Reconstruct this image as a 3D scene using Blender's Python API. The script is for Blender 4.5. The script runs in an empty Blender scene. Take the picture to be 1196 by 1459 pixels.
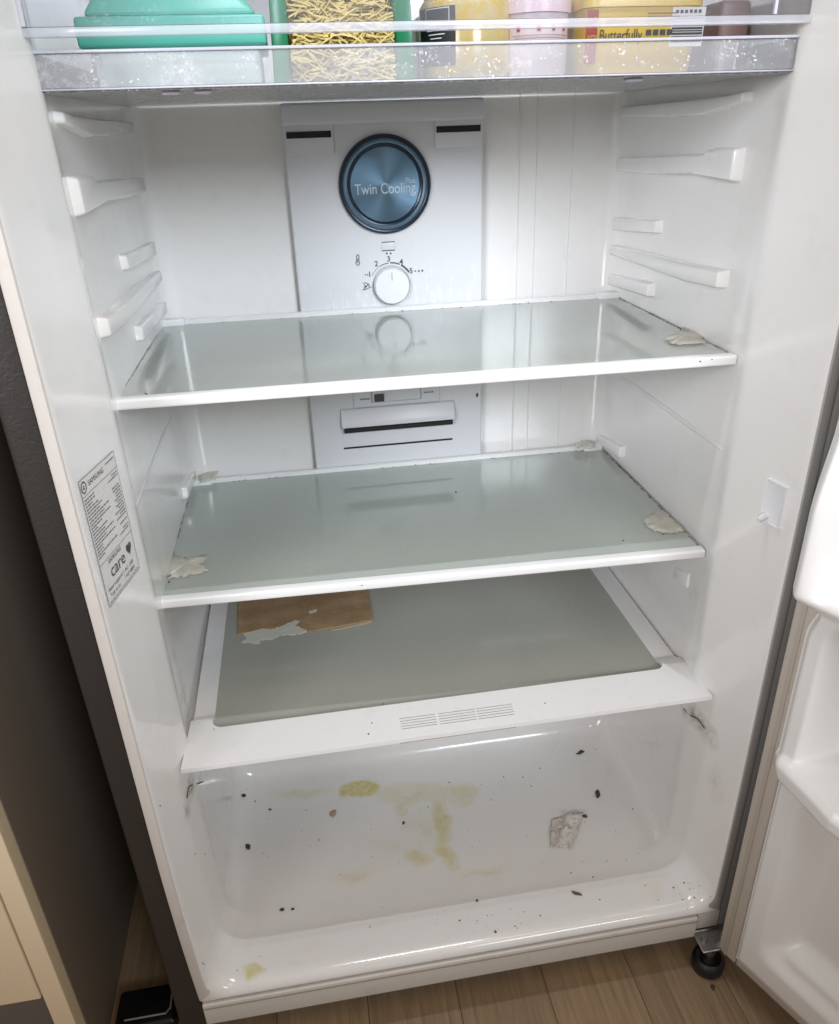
import bpy, bmesh, math, random
from mathutils import Vector, Matrix, noise
from mathutils.bvhtree import BVHTree

random.seed(7)
scene = bpy.context.scene
COL = scene.collection

# ------------------------------------------------------------------ camera
CAM = Vector((0.2148, -0.6164, 1.0341))
RX = Vector((0.9867, -0.1593, -0.0315)).normalized()      # image right
RY = Vector((-0.0993, -0.4390, -0.8930)).normalized()     # image down
RZ = Vector((0.1284, 0.8842, -0.4490)).normalized()       # forward
FPX, PW, PH = 1092.2, 1196.0, 1459.0
cd = bpy.data.cameras.new('camera'); cam = bpy.data.objects.new('camera', cd); COL.objects.link(cam)
cd.sensor_fit = 'HORIZONTAL'; cd.sensor_width = 36.0; cd.lens = 36.0 * FPX / PW
cd.clip_start = 0.02; cd.clip_end = 50
m = Matrix((RX, -RY, -RZ)).transposed().to_4x4(); m.translation = CAM
cam.matrix_world = m
scene.camera = cam
scene.render.resolution_x = 839; scene.render.resolution_y = 1024

# ------------------------------------------------------------------ light
w = bpy.data.worlds.new('World'); scene.world = w; w.use_nodes = True
bgn = w.node_tree.nodes['Background']
bgn.inputs[0].default_value = (0.55, 0.47, 0.39, 1); bgn.inputs[1].default_value = 0.60

def area(name, loc, target, sx, sy, power, color, spread=180):
    l = bpy.data.lights.new(name, 'AREA'); l.shape = 'RECTANGLE'; l.size = sx; l.size_y = sy
    l.energy = power; l.color = color; l.spread = math.radians(spread)
    o = bpy.data.objects.new(name, l); COL.objects.link(o); o.location = loc
    o.rotation_euler = (Vector(target) - Vector(loc)).to_track_quat('-Z', 'Y').to_euler()
    return o
area('ceiling_lamp', (0.65, -0.8, 2.45), (0.35, 0.0, 0.5), 0.8, 0.8, 5.6, (1.0, 0.79, 0.57))
area('kitchen_window', (1.0, -1.9, 1.80), (0.25, 0.45, 1.0), 0.7, 0.8, 5.0, (0.85, 0.92, 1.0), 52)
area('patio_window', (-1.1, -1.7, 1.60), (0.50, 0.40, 1.0), 0.9, 0.9, 4.3, (0.94, 0.95, 1.0), 48)
area('refrigerator_lamp', (0.35, 0.050, 1.322), (0.35, 0.12, 0.0), 0.36, 0.006, 0.5, (0.90, 0.95, 1.0), 90)

scene.view_settings.view_transform = 'Standard'; scene.view_settings.look = 'None'
scene.view_settings.exposure = 0.0; scene.view_settings.gamma = 1.0
scene.view_settings.use_curve_mapping = False
scene.render.engine = 'CYCLES'
scene.cycles.max_bounces = 9; scene.cycles.diffuse_bounces = 5; scene.cycles.glossy_bounces = 4
scene.cycles.transparent_max_bounces = 14; scene.cycles.transmission_bounces = 4
scene.cycles.caustics_reflective = False; scene.cycles.caustics_refractive = False

# ------------------------------------------------------------------ helpers
def ray(u, v):
    return RX * ((u - PW / 2) / FPX) + RY * ((v - PH / 2) / FPX) + RZ
def at_y(u, v, y):
    d = ray(u, v); return CAM + d * ((y - CAM.y) / d.y)
def at_z(u, v, z):
    d = ray(u, v); return CAM + d * ((z - CAM.z) / d.z)
def at_x(u, v, x):
    d = ray(u, v); return CAM + d * ((x - CAM.x) / d.x)

def sstep(a, b, x):
    t = max(0.0, min(1.0, (x - a) / (b - a))); return t * t * (3 - 2 * t)

def mat(name, col=(.8, .8, .8), rough=.4, metal=0, spec=.5, coat=0, **kw):
    mt = bpy.data.materials.new(name); mt.use_nodes = True
    b = mt.node_tree.nodes['Principled BSDF']
    b.inputs['Base Color'].default_value = (*col, 1); b.inputs['Roughness'].default_value = rough
    b.inputs['Metallic'].default_value = metal; b.inputs['Specular IOR Level'].default_value = spec
    b.inputs['Coat Weight'].default_value = coat
    for k, v in kw.items(): b.inputs[k.replace('_', ' ')].default_value = v
    return mt
class NT:
    def __init__(s, mt): s.t = mt.node_tree; s.b = s.t.nodes.get('Principled BSDF')
    def n(s, typ, **kw):
        nd = s.t.nodes.new(typ)
        for k, v in kw.items(): setattr(nd, k, v)
        return nd
    def l(s, a, b): s.t.links.new(a, b)
    def coord(s, scale=(1, 1, 1), kind='Object'):
        tc = s.n('ShaderNodeTexCoord'); mp = s.n('ShaderNodeMapping'); mp.inputs['Scale'].default_value = scale
        s.l(tc.outputs[kind], mp.inputs[0]); return mp.outputs[0]
    def noise(s, vec, scale, detail=4, rough=.5, dist=0):
        nd = s.n('ShaderNodeTexNoise'); nd.inputs['Scale'].default_value = scale; nd.inputs['Detail'].default_value = detail
        nd.inputs['Roughness'].default_value = rough; nd.inputs['Distortion'].default_value = dist
        if vec is not None: s.l(vec, nd.inputs['Vector'])
        return nd.outputs['Fac']
    def ramp(s, fac, stops):
        nd = s.n('ShaderNodeValToRGB'); e = nd.color_ramp.elements
        while len(e) < len(stops): e.new(.5)
        for i, (p, c) in enumerate(stops):
            e[i].position = p; e[i].color = (c, c, c, 1) if isinstance(c, (int, float)) else (*c, 1)
        s.l(fac, nd.inputs[0]); return nd.outputs[0]
    def math(s, op, a, b=None, clamp=False):
        nd = s.n('ShaderNodeMath', operation=op, use_clamp=clamp)
        for i, x in enumerate((a, b)):
            if x is None: continue
            if isinstance(x, (int, float)): nd.inputs[i].default_value = x
            else: s.l(x, nd.inputs[i])
        return nd.outputs[0]
    def mix(s, fac, a, b):
        nd = s.n('ShaderNodeMix', data_type='RGBA')
        for sock, x in ((nd.inputs[0], fac), (nd.inputs[6], a), (nd.inputs[7], b)):
            if isinstance(x, (int, float)): sock.default_value = x
            elif isinstance(x, tuple): sock.default_value = (*x, 1)
            else: s.l(x, sock)
        return nd.outputs[2]
    def bump(s, h, strength, dist=.001):
        nd = s.n('ShaderNodeBump'); nd.inputs['Strength'].default_value = strength; nd.inputs['Distance'].default_value = dist
        s.l(h, nd.inputs['Height']); s.l(nd.outputs[0], s.b.inputs['Normal']); return nd
    def set(s, name, x): s.l(x, s.b.inputs[name])

def finish(bm, name, material, parent=None, smooth=None, recalc=True):
    if recalc: bmesh.ops.recalc_face_normals(bm, faces=bm.faces)
    me = bpy.data.meshes.new(name); bm.to_mesh(me); bm.free()
    for mt in (material if isinstance(material, (list, tuple)) else [material]): me.materials.append(mt)
    if smooth is not None:
        for p in me.polygons: p.use_smooth = True
        if smooth < 180: me.set_sharp_from_angle(angle=math.radians(smooth))
    o = bpy.data.objects.new(name, me); COL.objects.link(o)
    if parent is not None: o.parent = parent
    return o
def tag(o, label, cat, group=None, kind=None):
    if label: o['label'] = label
    if cat: o['category'] = cat
    if group: o['group'] = group
    if kind: o['kind'] = kind
    return o
def empty(name, label, cat, group=None):
    o = bpy.data.objects.new(name, None); COL.objects.link(o); o.empty_display_size = .05
    return tag(o, label, cat, group)
def bevel(bm, r, seg=2, edges=None):
    if r: bmesh.ops.bevel(bm, geom=list(edges or bm.edges), offset=r, segments=seg, profile=.5, affect='EDGES', clamp_overlap=True)
def box(a, b, r=0, seg=2):
    bm = bmesh.new(); bmesh.ops.create_cube(bm, size=1)
    a = Vector(a); b = Vector(b); c = (a + b) / 2; d = b - a
    for v in bm.verts: v.co = Vector((v.co.x * d.x, v.co.y * d.y, v.co.z * d.z)) + c
    bevel(bm, r, seg); return bm
def merge(bm, other):
    me = bpy.data.meshes.new('t'); other.to_mesh(me); other.free(); bm.from_mesh(me); bpy.data.meshes.remove(me); return bm
def prism(pts, off, r=0, seg=2):
    """polygon pts (Vectors) extruded by the vector off"""
    bm = bmesh.new(); vs = [bm.verts.new(p) for p in pts]; f = bm.faces.new(vs)
    g = bmesh.ops.extrude_face_region(bm, geom=[f])
    bmesh.ops.translate(bm, verts=[x for x in g['geom'] if isinstance(x, bmesh.types.BMVert)], vec=off)
    bmesh.ops.recalc_face_normals(bm, faces=bm.faces); bevel(bm, r, seg); return bm
def lathe(profile, center, axis='Z', seg=48, cap=True):
    """profile of (radius, height) turned about the axis"""
    bm = bmesh.new(); rings = []
    for r, h in profile:
        ring = []
        for k in range(seg):
            a = 2 * math.pi * k / seg; c, s_ = math.cos(a) * r, math.sin(a) * r
            p = {'Z': (c, s_, h), 'Y': (c, -h, s_), 'X': (h, c, s_)}[axis]
            ring.append(bm.verts.new(Vector(p) + Vector(center)))
        rings.append(ring)
    for A, B in zip(rings, rings[1:]):
        for k in range(seg): bm.faces.new((A[k], A[(k + 1) % seg], B[(k + 1) % seg], B[k]))
    for R_ in ((rings[0], rings[-1]) if cap else ()):
        try: bm.faces.new(R_)
        except ValueError: pass
    return bm
def tube(pts, r, seg=6, taper=None):
    bm = bmesh.new(); rings = []
    for i, p in enumerate(pts):
        p = Vector(p); t = (Vector(pts[min(i + 1, len(pts) - 1)]) - Vector(pts[max(i - 1, 0)])).normalized()
        a = t.orthogonal().normalized(); b = t.cross(a); rr = r * (taper(i / (len(pts) - 1)) if taper else 1)
        rings.append([bm.verts.new(p + (a * math.cos(q) + b * math.sin(q)) * rr) for q in [2 * math.pi * k / seg for k in range(seg)]])
    for A, B in zip(rings, rings[1:]):
        for k in range(seg): bm.faces.new((A[k], A[(k + 1) % seg], B[(k + 1) % seg], B[k]))
    bm.faces.new(rings[0]); bm.faces.new(rings[-1]); return bm
def text_mesh(body, size, align='CENTER', thick=.0, bold=.0):
    c = bpy.data.curves.new('t', 'FONT'); c.body = body; c.size = size; c.align_x = align; c.align_y = 'CENTER'; c.extrude = thick; c.offset = bold
    o = bpy.data.objects.new('t', c); COL.objects.link(o)
    me = bpy.data.meshes.new_from_object(o); bpy.data.objects.remove(o); bpy.data.curves.remove(c)
    bm = bmesh.new(); bm.from_mesh(me); bpy.data.meshes.remove(me); return bm
def remap(bm, f):
    for v in bm.verts: v.co = f(v.co)
    return bm
def front_text(body, size, pos, align='CENTER', sx=1.0, bold=0):
    """flat lettering facing -y at pos"""
    p = Vector(pos); return remap(text_mesh(body, size, align, 0, bold), lambda c: Vector((p.x + c.x * sx, p.y, p.z + c.y)))
def quad_y(x0, x1, z0, z1, y):
    bm = bmesh.new(); bm.faces.new([bm.verts.new(p) for p in ((x0, y, z0), (x1, y, z0), (x1, y, z1), (x0, y, z1))]); return bm

# ------------------------------------------------------------------ materials
def plastic(name, col, rough, dirt=0.0, waviness=.15):
    mt = mat(name, col, rough); N = NT(mt); v = N.coord()
    n1 = N.noise(v, 9, 3); n2 = N.noise(v, 160, 3, .6)
    N.set('Roughness', N.math('ADD', N.math('MULTIPLY', n2, .16), rough - .06))
    if dirt:
        d = N.ramp(N.noise(v, 38, 6, .65), [(.56, 0.0), (.78, 1.0)])
        c = N.mix(N.math('MULTIPLY', d, dirt), col, (.36, .32, .26))
        N.set('Base Color', c)
    N.bump(n1, waviness, .004)
    return mt
M = {}
M['trim'] = plastic('white_trim', (.80, .80, .80), .32, .10)
M['rail'] = plastic('moulded_white', (.78, .78, .76), .35, .04)
M['panel'] = plastic('panel_white', (.68, .69, .715), .34, .05)
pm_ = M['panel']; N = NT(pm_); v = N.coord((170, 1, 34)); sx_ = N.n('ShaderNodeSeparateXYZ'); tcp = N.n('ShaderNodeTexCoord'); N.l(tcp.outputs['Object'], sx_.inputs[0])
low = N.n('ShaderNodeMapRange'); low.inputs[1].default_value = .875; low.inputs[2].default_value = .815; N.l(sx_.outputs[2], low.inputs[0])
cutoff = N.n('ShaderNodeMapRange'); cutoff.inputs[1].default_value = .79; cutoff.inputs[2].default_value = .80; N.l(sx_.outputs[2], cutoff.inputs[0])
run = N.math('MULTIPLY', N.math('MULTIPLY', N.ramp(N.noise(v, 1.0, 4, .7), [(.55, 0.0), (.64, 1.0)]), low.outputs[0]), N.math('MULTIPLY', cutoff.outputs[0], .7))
old = N.b.inputs['Base Color'].links[0].from_socket; N.set('Base Color', N.mix(N.math('MULTIPLY', run, .8), old, (.93, .94, .96)))  # water runs, their highlights painted as white streaks
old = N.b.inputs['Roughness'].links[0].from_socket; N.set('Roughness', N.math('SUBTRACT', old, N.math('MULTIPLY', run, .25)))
M['crisper'] = plastic('crisper_white', (.83, .82, .82), .36, .16)
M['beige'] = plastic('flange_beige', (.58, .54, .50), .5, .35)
M['flange'] = plastic('flange_grey', (.36, .35, .335), .5, .35)  # right flange only: its shade is put into a greyer colour
M['gasket'] = plastic('gasket_beige', (.52, .465, .41), .6, .35)
M['doorliner'] = plastic('door_liner', (.80, .79, .78), .22, .05, 0.0)
M['black'] = mat('black_void', (.008, .008, .009), .7)
M['ink'] = mat('dark_ink', (.06, .06, .065), .6)
M['rubber'] = mat('black_rubber', (.012, .012, .013), .45)
M['metal'] = mat('hinge_steel', (.36, .35, .33), .42, 1)

# liner: white plastic with stains that have their own place on the floor
liner = mat('liner_white', (.79, .78, .775), .22); M['liner'] = liner
N = NT(liner); v = N.coord()
wob = N.n('ShaderNodeTexNoise'); wob.inputs['Scale'].default_value = 22; wob.inputs['Detail'].default_value = 4; N.l(v, wob.inputs['Vector'])
off = N.n('ShaderNodeVectorMath', operation='MULTIPLY_ADD'); N.l(wob.outputs['Color'], off.inputs[0])
off.inputs[1].default_value = (.05, .05, .0); off.inputs[2].default_value = (-.025, -.025, 0)
pv = N.n('ShaderNodeVectorMath', operation='ADD'); N.l(v, pv.inputs[0]); N.l(off.outputs[0], pv.inputs[1])
def blob(c, r, soft):
    sub = N.n('ShaderNodeVectorMath', operation='SUBTRACT'); N.l(pv.outputs[0], sub.inputs[0]); sub.inputs[1].default_value = c
    dv = N.n('ShaderNodeVectorMath', operation='DIVIDE'); N.l(sub.outputs[0], dv.inputs[0]); dv.inputs[1].default_value = r
    ln = N.n('ShaderNodeVectorMath', operation='LENGTH'); N.l(dv.outputs[0], ln.inputs[0])
    mr = N.n('ShaderNodeMapRange'); mr.inputs[1].default_value = 1; mr.inputs[2].default_value = 1 - soft; N.l(ln.outputs['Value'], mr.inputs[0])
    return mr.outputs[0]
FLZ = .085
def fl(u, v): p = at_z(u, v, FLZ); return (p.x, p.y, FLZ)
stain_specs = [((512, 1124), (.040, .022, .05), .35, 1.0), ((430, 1132), (.06, .014, .05), .9, .5), ((590, 1132), (.09, .026, .05), .9, .62), ((560, 1128), (.05, .02, .05), .7, .5),
               ((655, 1132), (.045, .024, .05), .7, .6), ((630, 1170), (.016, .07, .05), .6, .75), ((575, 1150), (.016, .035, .05), .8, .55), ((610, 1180), (.05, .06, .05), 1.0, .30),
               ((640, 1215), (.018, .035, .05), .6, .75), ((597, 1222), (.032, .018, .05), .6, .7), ((505, 1245), (.04, .016, .05), .9, .42), ((560, 1205), (.05, .04, .05), 1.0, .25),
               ((690, 1240), (.05, .010, .05), .8, .4), ((358, 1388), (.017, .017, .05), .35, .85), ((440, 1355), (.03, .01, .05), .9, .22), ((930, 1270), (.02, .014, .05), .9, .25)]
acc = None
for (uv, r, soft, amt) in stain_specs:
    b = N.math('MULTIPLY', blob(fl(*uv), r, soft), amt); acc = b if acc is None else N.math('MAXIMUM', acc, b)
grain = N.ramp(N.noise(v, 120, 5, .6), [(.3, .55), (.7, 1.0)])
acc = N.math('MULTIPLY', N.ramp(acc, [(0.0, 0.0), (.18, .10), (.34, .34), (.46, .30), (.75, .66), (1.0, .95)]), grain, True)
col = N.mix(acc, (.800, .792, .782), (.60, .52, .11))
# brown grime beside the crisper shelf ends and low in the corners
dg = None
for (p, r, soft, amt) in [(tuple(at_x(u_, v_, x_)), (.03, ry_, rz_), .9, am_) for (u_, v_, x_, ry_, rz_, am_) in (
        (272, 1122, .032, .022, .020, .95), (272, 1155, .032, .016, .018, .6), (285, 1112, .032, .02, .012, .8), (262, 1000, .032, .03, .05, .7), (250, 930, .032, .02, .03, .3),
        (992, 1022, .668, .028, .022, .95), (1003, 1045, .668, .022, .022, .6), (975, 1012, .668, .02, .01, .7), (1010, 1120, .668, .02, .04, .25), (985, 840, .668, .03, .03, .2))]:
    b = N.math('MULTIPLY', blob(p, r, soft), amt); dg = b if dg is None else N.math('MAXIMUM', dg, b)
dg = N.math('MULTIPLY', dg, N.ramp(N.noise(v, 90, 5, .65), [(.34, 0.15), (.62, 1.0)]))
col = N.mix(dg, col, (.23, .19, .14))
# all-over faint film of dirt
film = N.math('MULTIPLY', N.ramp(N.noise(v, 30, 6, .7), [(.55, 0.0), (.82, 1.0)]), .13)
col = N.mix(film, col, (.38, .34, .28))
N.set('Base Color', col)
N.set('Roughness', N.math('ADD', N.math('MULTIPLY', N.noise(v, 45, 5, .6), .20), .04))
N.b.inputs['Coat Weight'].default_value = .4; N.b.inputs['Coat Roughness'].default_value = .12
N.bump(N.noise(v, 7, 2), .16, .006)

# steel side with embossed leather-like grain
steel = mat('embossed_grey_steel', (.030, .026, .024), .42); M['steel'] = steel
N = NT(steel); v = N.coord((1, 1, 1)); vo = N.n('ShaderNodeTexNoise'); vo.inputs['Scale'].default_value = 110; vo.inputs['Detail'].default_value = 3
vo.inputs['Distortion'].default_value = 2.2; N.l(v, vo.inputs['Vector']); N.bump(vo.outputs['Fac'], .22, .002)

# shelf glass: greenish tempered glass, a little see-through, film of dried spills
def shelf_glass(name, tint, alpha, rough=.03):
    mt = bpy.data.materials.new(name); mt.use_nodes = True; t = mt.node_tree; t.nodes.clear(); N = NT(mt); v = N.coord()
    out = N.n('ShaderNodeOutputMaterial'); tr = N.n('ShaderNodeBsdfTransparent'); tr.inputs[0].default_value = (.62, .70, .66, 1)
    df = N.n('ShaderNodeBsdfDiffuse')
    vs_ = N.coord((1.0, .35, 1.0))
    sm = N.ramp(N.noise(vs_, 9, 4, .55, .2), [(.40, 0.0), (.75, 1.0)])
    fine = N.ramp(N.noise(v, 130, 5, .7), [(.60, 0.0), (.74, 1.0)])
    N.l(N.mix(N.math('ADD', N.math('MULTIPLY', sm, .20), N.math('MULTIPLY', fine, .22)), tint, (.66, .67, .63)), df.inputs[0])
    m1 = N.n('ShaderNodeMixShader'); N.l(N.math('ADD', N.math('MULTIPLY', fine, .10), alpha), m1.inputs[0])
    N.l(tr.outputs[0], m1.inputs[1]); N.l(df.outputs[0], m1.inputs[2])
    gl = N.n('ShaderNodeBsdfGlossy'); N.l(N.math('ADD', N.math('MULTIPLY', N.ramp(N.noise(v, 26, 5, .6), [(.4, 0.0), (.75, 1.0)]), .07), rough), gl.inputs['Roughness'])
    fr = N.n('ShaderNodeFresnel'); fr.inputs[0].default_value = 1.5
    # both faces of the pane reflect
    m2 = N.n('ShaderNodeMixShader'); N.l(N.math('MULTIPLY', fr.outputs[0], 1.45, True), m2.inputs[0]); N.l(m1.outputs[0], m2.inputs[1]); N.l(gl.outputs[0], m2.inputs[2])
    N.l(m2.outputs[0], out.inputs[0]); return mt
M['glass'] = shelf_glass('shelf_glass', (.56, .615, .575), .78, .06)
M['glass3'] = shelf_glass('crisper_glass', (.52, .525, .475), .80, .09)

# clear plastic with frost and water beads
def clear_plastic(name, tint, frost, thresh=.55):
    mt = bpy.data.materials.new(name); mt.use_nodes = True; t = mt.node_tree; t.nodes.clear(); N = NT(mt); v = N.coord()
    out = N.n('ShaderNodeOutputMaterial'); tr = N.n('ShaderNodeBsdfTransparent'); tr.inputs[0].default_value = (*tint, 1)
    gl = N.n('ShaderNodeBsdfGlossy'); gl.inputs['Roughness'].default_value = .06; fr = N.n('ShaderNodeFresnel'); fr.inputs[0].default_value = 1.45
    m1 = N.n('ShaderNodeMixShader'); N.l(fr.outputs[0], m1.inputs[0]); N.l(tr.outputs[0], m1.inputs[1]); N.l(gl.outputs[0], m1.inputs[2])
    df = N.n('ShaderNodeBsdfPrincipled'); df.inputs['Base Color'].default_value = (.82, .83, .85, 1); df.inputs['Roughness'].default_value = .25
    big = N.ramp(N.noise(v, 13, 5, .6), [(thresh, 0.0), (thresh + .16, 1.0)])
    wn = N.n('ShaderNodeTexNoise'); wn.inputs['Scale'].default_value = 90; N.l(v, wn.inputs['Vector'])
    wa = N.n('ShaderNodeVectorMath', operation='MULTIPLY_ADD'); N.l(wn.outputs['Color'], wa.inputs[0]); wa.inputs[1].default_value = (.008, .008, .008); N.l(v, wa.inputs[2])
    vor = N.n('ShaderNodeTexVoronoi'); vor.inputs['Scale'].default_value = 260; N.l(wa.outputs[0], vor.inputs['Vector'])
    bead = N.ramp(vor.outputs['Distance'], [(.10, 1.0), (.34, 0.0)])
    where = N.ramp(N.noise(v, 42, 4, .65), [(.49, 0.0), (.60, 1.0)])
    edge = N.ramp(N.noise(v, 210, 5, .75), [(.42, .1), (.60, 1.0)])
    fac = N.math('ADD', N.math('MULTIPLY', N.math('MULTIPLY', big, edge), .30), N.math('MULTIPLY', N.math('MULTIPLY', bead, where), .75))
    fac = N.math('ADD', N.math('MULTIPLY', fac, frost), frost * .24, True)
    m2 = N.n('ShaderNodeMixShader'); N.l(fac, m2.inputs[0]); N.l(m1.outputs[0], m2.inputs[1]); N.l(df.outputs[0], m2.inputs[2])
    N.l(m2.outputs[0], out.inputs[0]); return mt
M['clear'] = clear_plastic('clear_plastic', (.90, .90, .93), .16)
M['frosted'] = clear_plastic('frosted_plastic', (.95, .95, .97), .78, .54)
M['underside'] = clear_plastic('tray_floor_plastic', (.80, .81, .84), 1.0, .25)
M['edge'] = mat('plastic_edge', (.55, .55, .62), .12)

# ================================================================== SETTING
FLOOR = -.025
wood = mat('wood_vinyl', (.2, .13, .08), .5); N = NT(wood)
oi = N.n('ShaderNodeObjectInfo'); tc = N.n('ShaderNodeTexCoord'); mp = N.n('ShaderNodeMapping'); mp.inputs['Scale'].default_value = (26, 1.6, 1)
sh = N.n('ShaderNodeVectorMath', operation='ADD'); N.l(tc.outputs['Object'], sh.inputs[0])
cmb = N.n('ShaderNodeCombineXYZ'); N.l(N.math('MULTIPLY', oi.outputs['Random'], 9.0), cmb.inputs[0]); N.l(N.math('MULTIPLY', oi.outputs['Random'], 23.0), cmb.inputs[1]); N.l(cmb.outputs[0], sh.inputs[1])
N.l(sh.outputs[0], mp.inputs[0])
g1 = N.noise(mp.outputs[0], 3.0, 7, .62, 1.2); mp2 = N.n('ShaderNodeMapping'); mp2.inputs['Scale'].default_value = (260, 6, 1); N.l(sh.outputs[0], mp2.inputs[0]); g2 = N.noise(mp2.outputs[0], 2.0, 4, .6)
gr = N.math('ADD', N.math('MULTIPLY', g1, .7), N.math('MULTIPLY', g2, .3))
cc = N.n('ShaderNodeValToRGB'); e = cc.color_ramp.elements; e[0].position = .32; e[0].color = (.20, .136, .08, 1); e[1].position = .70; e[1].color = (.36, .255, .155, 1)
N.l(gr, cc.inputs[0])
hv = N.n('ShaderNodeHueSaturation'); N.l(cc.outputs[0], hv.inputs['Color']); N.l(N.math('ADD', N.math('MULTIPLY', oi.outputs['Random'], .18), 1.05), hv.inputs['Value'])
N.set('Base Color', hv.outputs[0]); N.set('Roughness', N.math('ADD', N.math('MULTIPLY', g2, .25), .38)); N.bump(g2, .25, .001)
sub = mat('floor_seam', (.03, .022, .016), .8)
bm = box((-.9, -2.8, FLOOR - .02), (1.9, 1.0, FLOOR - .0022)); floor = finish(bm, 'floor', sub); tag(floor, 'wood-look plank floor under the refrigerator', 'floor', kind='structure')
PWID = .122; x = -.92 + .035; i = 0
pm = None
while x < 1.8:
    y = -2.75 + (.41 * i) % .9; segs = [(-2.79, y)]
    while y < .98: segs.append((y, min(y + 1.22, .98))); y += 1.22
    for (a, b) in segs:
        if b - a < .05: continue
        bmp = box((x + .0003, a + .0003, FLOOR - .010), (x + PWID - .0003, b - .0003, FLOOR), .0006, 1)
        finish(bmp, 'plank', wood, floor)
    x += PWID; i += 1
wallm = mat('kitchen_wall', (.12, .11, .10), .8)
bm = box((-.9, .76, FLOOR - .02), (1.9, .80, 2.0)); tag(finish(bm, 'wall', wallm), 'plain wall behind the refrigerator', 'wall', kind='structure')

# ---- kitchen cabinet left of the fridge
cream = mat('cream_laminate', (.80, .66, .46), .45); N = NT(cream); N.bump(N.noise(N.coord(), 300, 2), .06, .0005)
panelside = mat('taupe_board', (.22, .178, .14), .5); N = NT(panelside); N.bump(N.noise(N.coord(), 220, 3), .08, .0005)
kickm = mat('kick_board', (.20, .18, .16), .55)
cab = empty('kitchen_cabinet', 'cream kitchen cabinet with taupe side board beside the refrigerator gap', 'cabinet'); cab.location = (-.3, .2, FLOOR)
def local(o, parent):
    o.parent = parent; o.matrix_parent_inverse = Matrix.Translation(-parent.location); return o
local(finish(box((-.152, .003, FLOOR), (-.1295, .70, 1.6), .0008, 1), 'side_board', panelside), cab)
local(finish(box((-.152, -.018, FLOOR), (-.1295, .0028, 1.6), .0012, 2), 'board_edge', cream), cab)
local(finish(box((-.75, -.018, .158), (-.1545, .0, 1.6), .0015, 2), 'cabinet_door', cream), cab)
local(finish(box((-.75, .045, FLOOR), (-.1525, .06, .156)), 'kick_board', kickm), cab)
local(finish(box((-.75, .002, .158), (-.1525, .70, 1.6)), 'carcass', panelside), cab)
# black tray in the gap
bm = box((-.118, .030, FLOOR), (-.038, .085, FLOOR + .022), .006, 3)
t_ = finish(bm, 'black_tray', mat('black_gloss', (.006, .006, .007), .25), None, 40); tag(t_, 'low black plastic tray on the floor in the gap beside the refrigerator', 'tray')
finish(tube([(-.105, .042, FLOOR + .023), (-.052, .042, FLOOR + .023), (-.047, .048, FLOOR + .023), (-.047, .078, FLOOR + .023)], .0012, 6), 'rim', mat('grey_rim', (.25, .25, .26), .3), t_)  # grey tube stands in for the highlight along the tray's edge

# ================================================================== REFRIGERATOR
fr = empty('refrigerator', 'open white refrigerator with dirty interior, dark grey sides and worn gaskets', 'refrigerator')
fr.location = (.35, .3, FLOOR)
def part(o, parent=None): return local(o, fr) if parent is None else o
def sub_of(o, p): o.parent = p; o.matrix_parent_inverse = p.matrix_world.inverted() if False else Matrix.Identity(4); return o
# parts keep world coordinates: parent inverse cancels the root's offset; sub-parts sit under parts whose local space is world space
def warp(x, z):
    k = max(0.0, 1 - (z - .03) / .33); k = k * k
    if x < .35: return x + .009 * k * (1 - x / .35)
    return x - .004 * k * (x - .35) / .35
# --- liner
ZT = 1.335
rings = [(0.0, .0012, .0735, .004), (-.0015, .003, .0755, .006), (-.0015, .0118, .0775, .022), (0.0, .0130, .0805, .026), (.0025, .0142, .0845, .030), (.007, .0152, .087, .033), (.02, .0178, .0876, .036), (.05, .0245, .0876, .040), (.057, .0262, .0866, .041),
         (.063, .0275, .0850, .042), (.080, .0310, FLZ - .0005, .042), (.092, .0336, FLZ - .0005, .042), (.097, .0345, FLZ - .0005, .042), (.100, .0346, FLZ - .0005, .042), (.105, .0342, FLZ - .0005, .041),
         (.112, .0330, FLZ - .0005, .040), (.124, .0318, FLZ, .038), (.20, .0312, FLZ + .001, .036), (.318, .0312, FLZ + .002, .034), (.332, .0312, FLZ + .0035, .034), (.342, .0313, FLZ + .009, .034), (.349, .0314, FLZ + .018, .034), (.353, .0315, FLZ + .034, .034),
         (.362, .0315, .30, .034), (.366, .0316, .318, .034), (.376, .0318, .330, .034), (.392, .0320, .334, .034), (.44, .0326, .336, .034), (.458, .0345, .339, .034), (.470, .0395, .350, .034), (.476, .047, .366, .034), (.478, .058, .385, .034)]
bm = bmesh.new(); loops = []
NW, NA, NB = 26, 8, 24
for (y, xl, zb, r) in rings:
    xr = .7 - xl; L = []
    for k in range(NW): L.append((xl, ZT + (zb + r - ZT) * k / NW))
    for k in range(NA + 1): a = math.pi + math.pi / 2 * k / NA; L.append((xl + r + r * math.cos(a), zb + r + r * math.sin(a)))
    for k in range(1, NB): L.append((xl + r + (xr - xl - 2 * r) * k / NB, zb))
    for k in range(NA + 1): a = 1.5 * math.pi + math.pi / 2 * k / NA; L.append((xr - r + r * math.cos(a), zb + r + r * math.sin(a)))
    for k in range(NW): L.append((xr, zb + r + (ZT - zb - r) * (k + 1) / NW))
    loops.append([bm.verts.new((warp(px, pz), y, pz)) for px, pz in L])
for i, (A, B) in enumerate(zip(loops, loops[1:])):
    for k in range(len(A) - 1):
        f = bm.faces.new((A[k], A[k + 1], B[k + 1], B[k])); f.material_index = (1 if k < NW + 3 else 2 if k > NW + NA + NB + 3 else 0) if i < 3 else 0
bm.faces.new(loops[-1])
top = [L[0] for L in loops] + [L[-1] for L in reversed(loops)]
bm.faces.new(top)
bmesh.ops.recalc_face_normals(bm, faces=bm.faces)
BVH = BVHTree.FromBMesh(bm)
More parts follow.
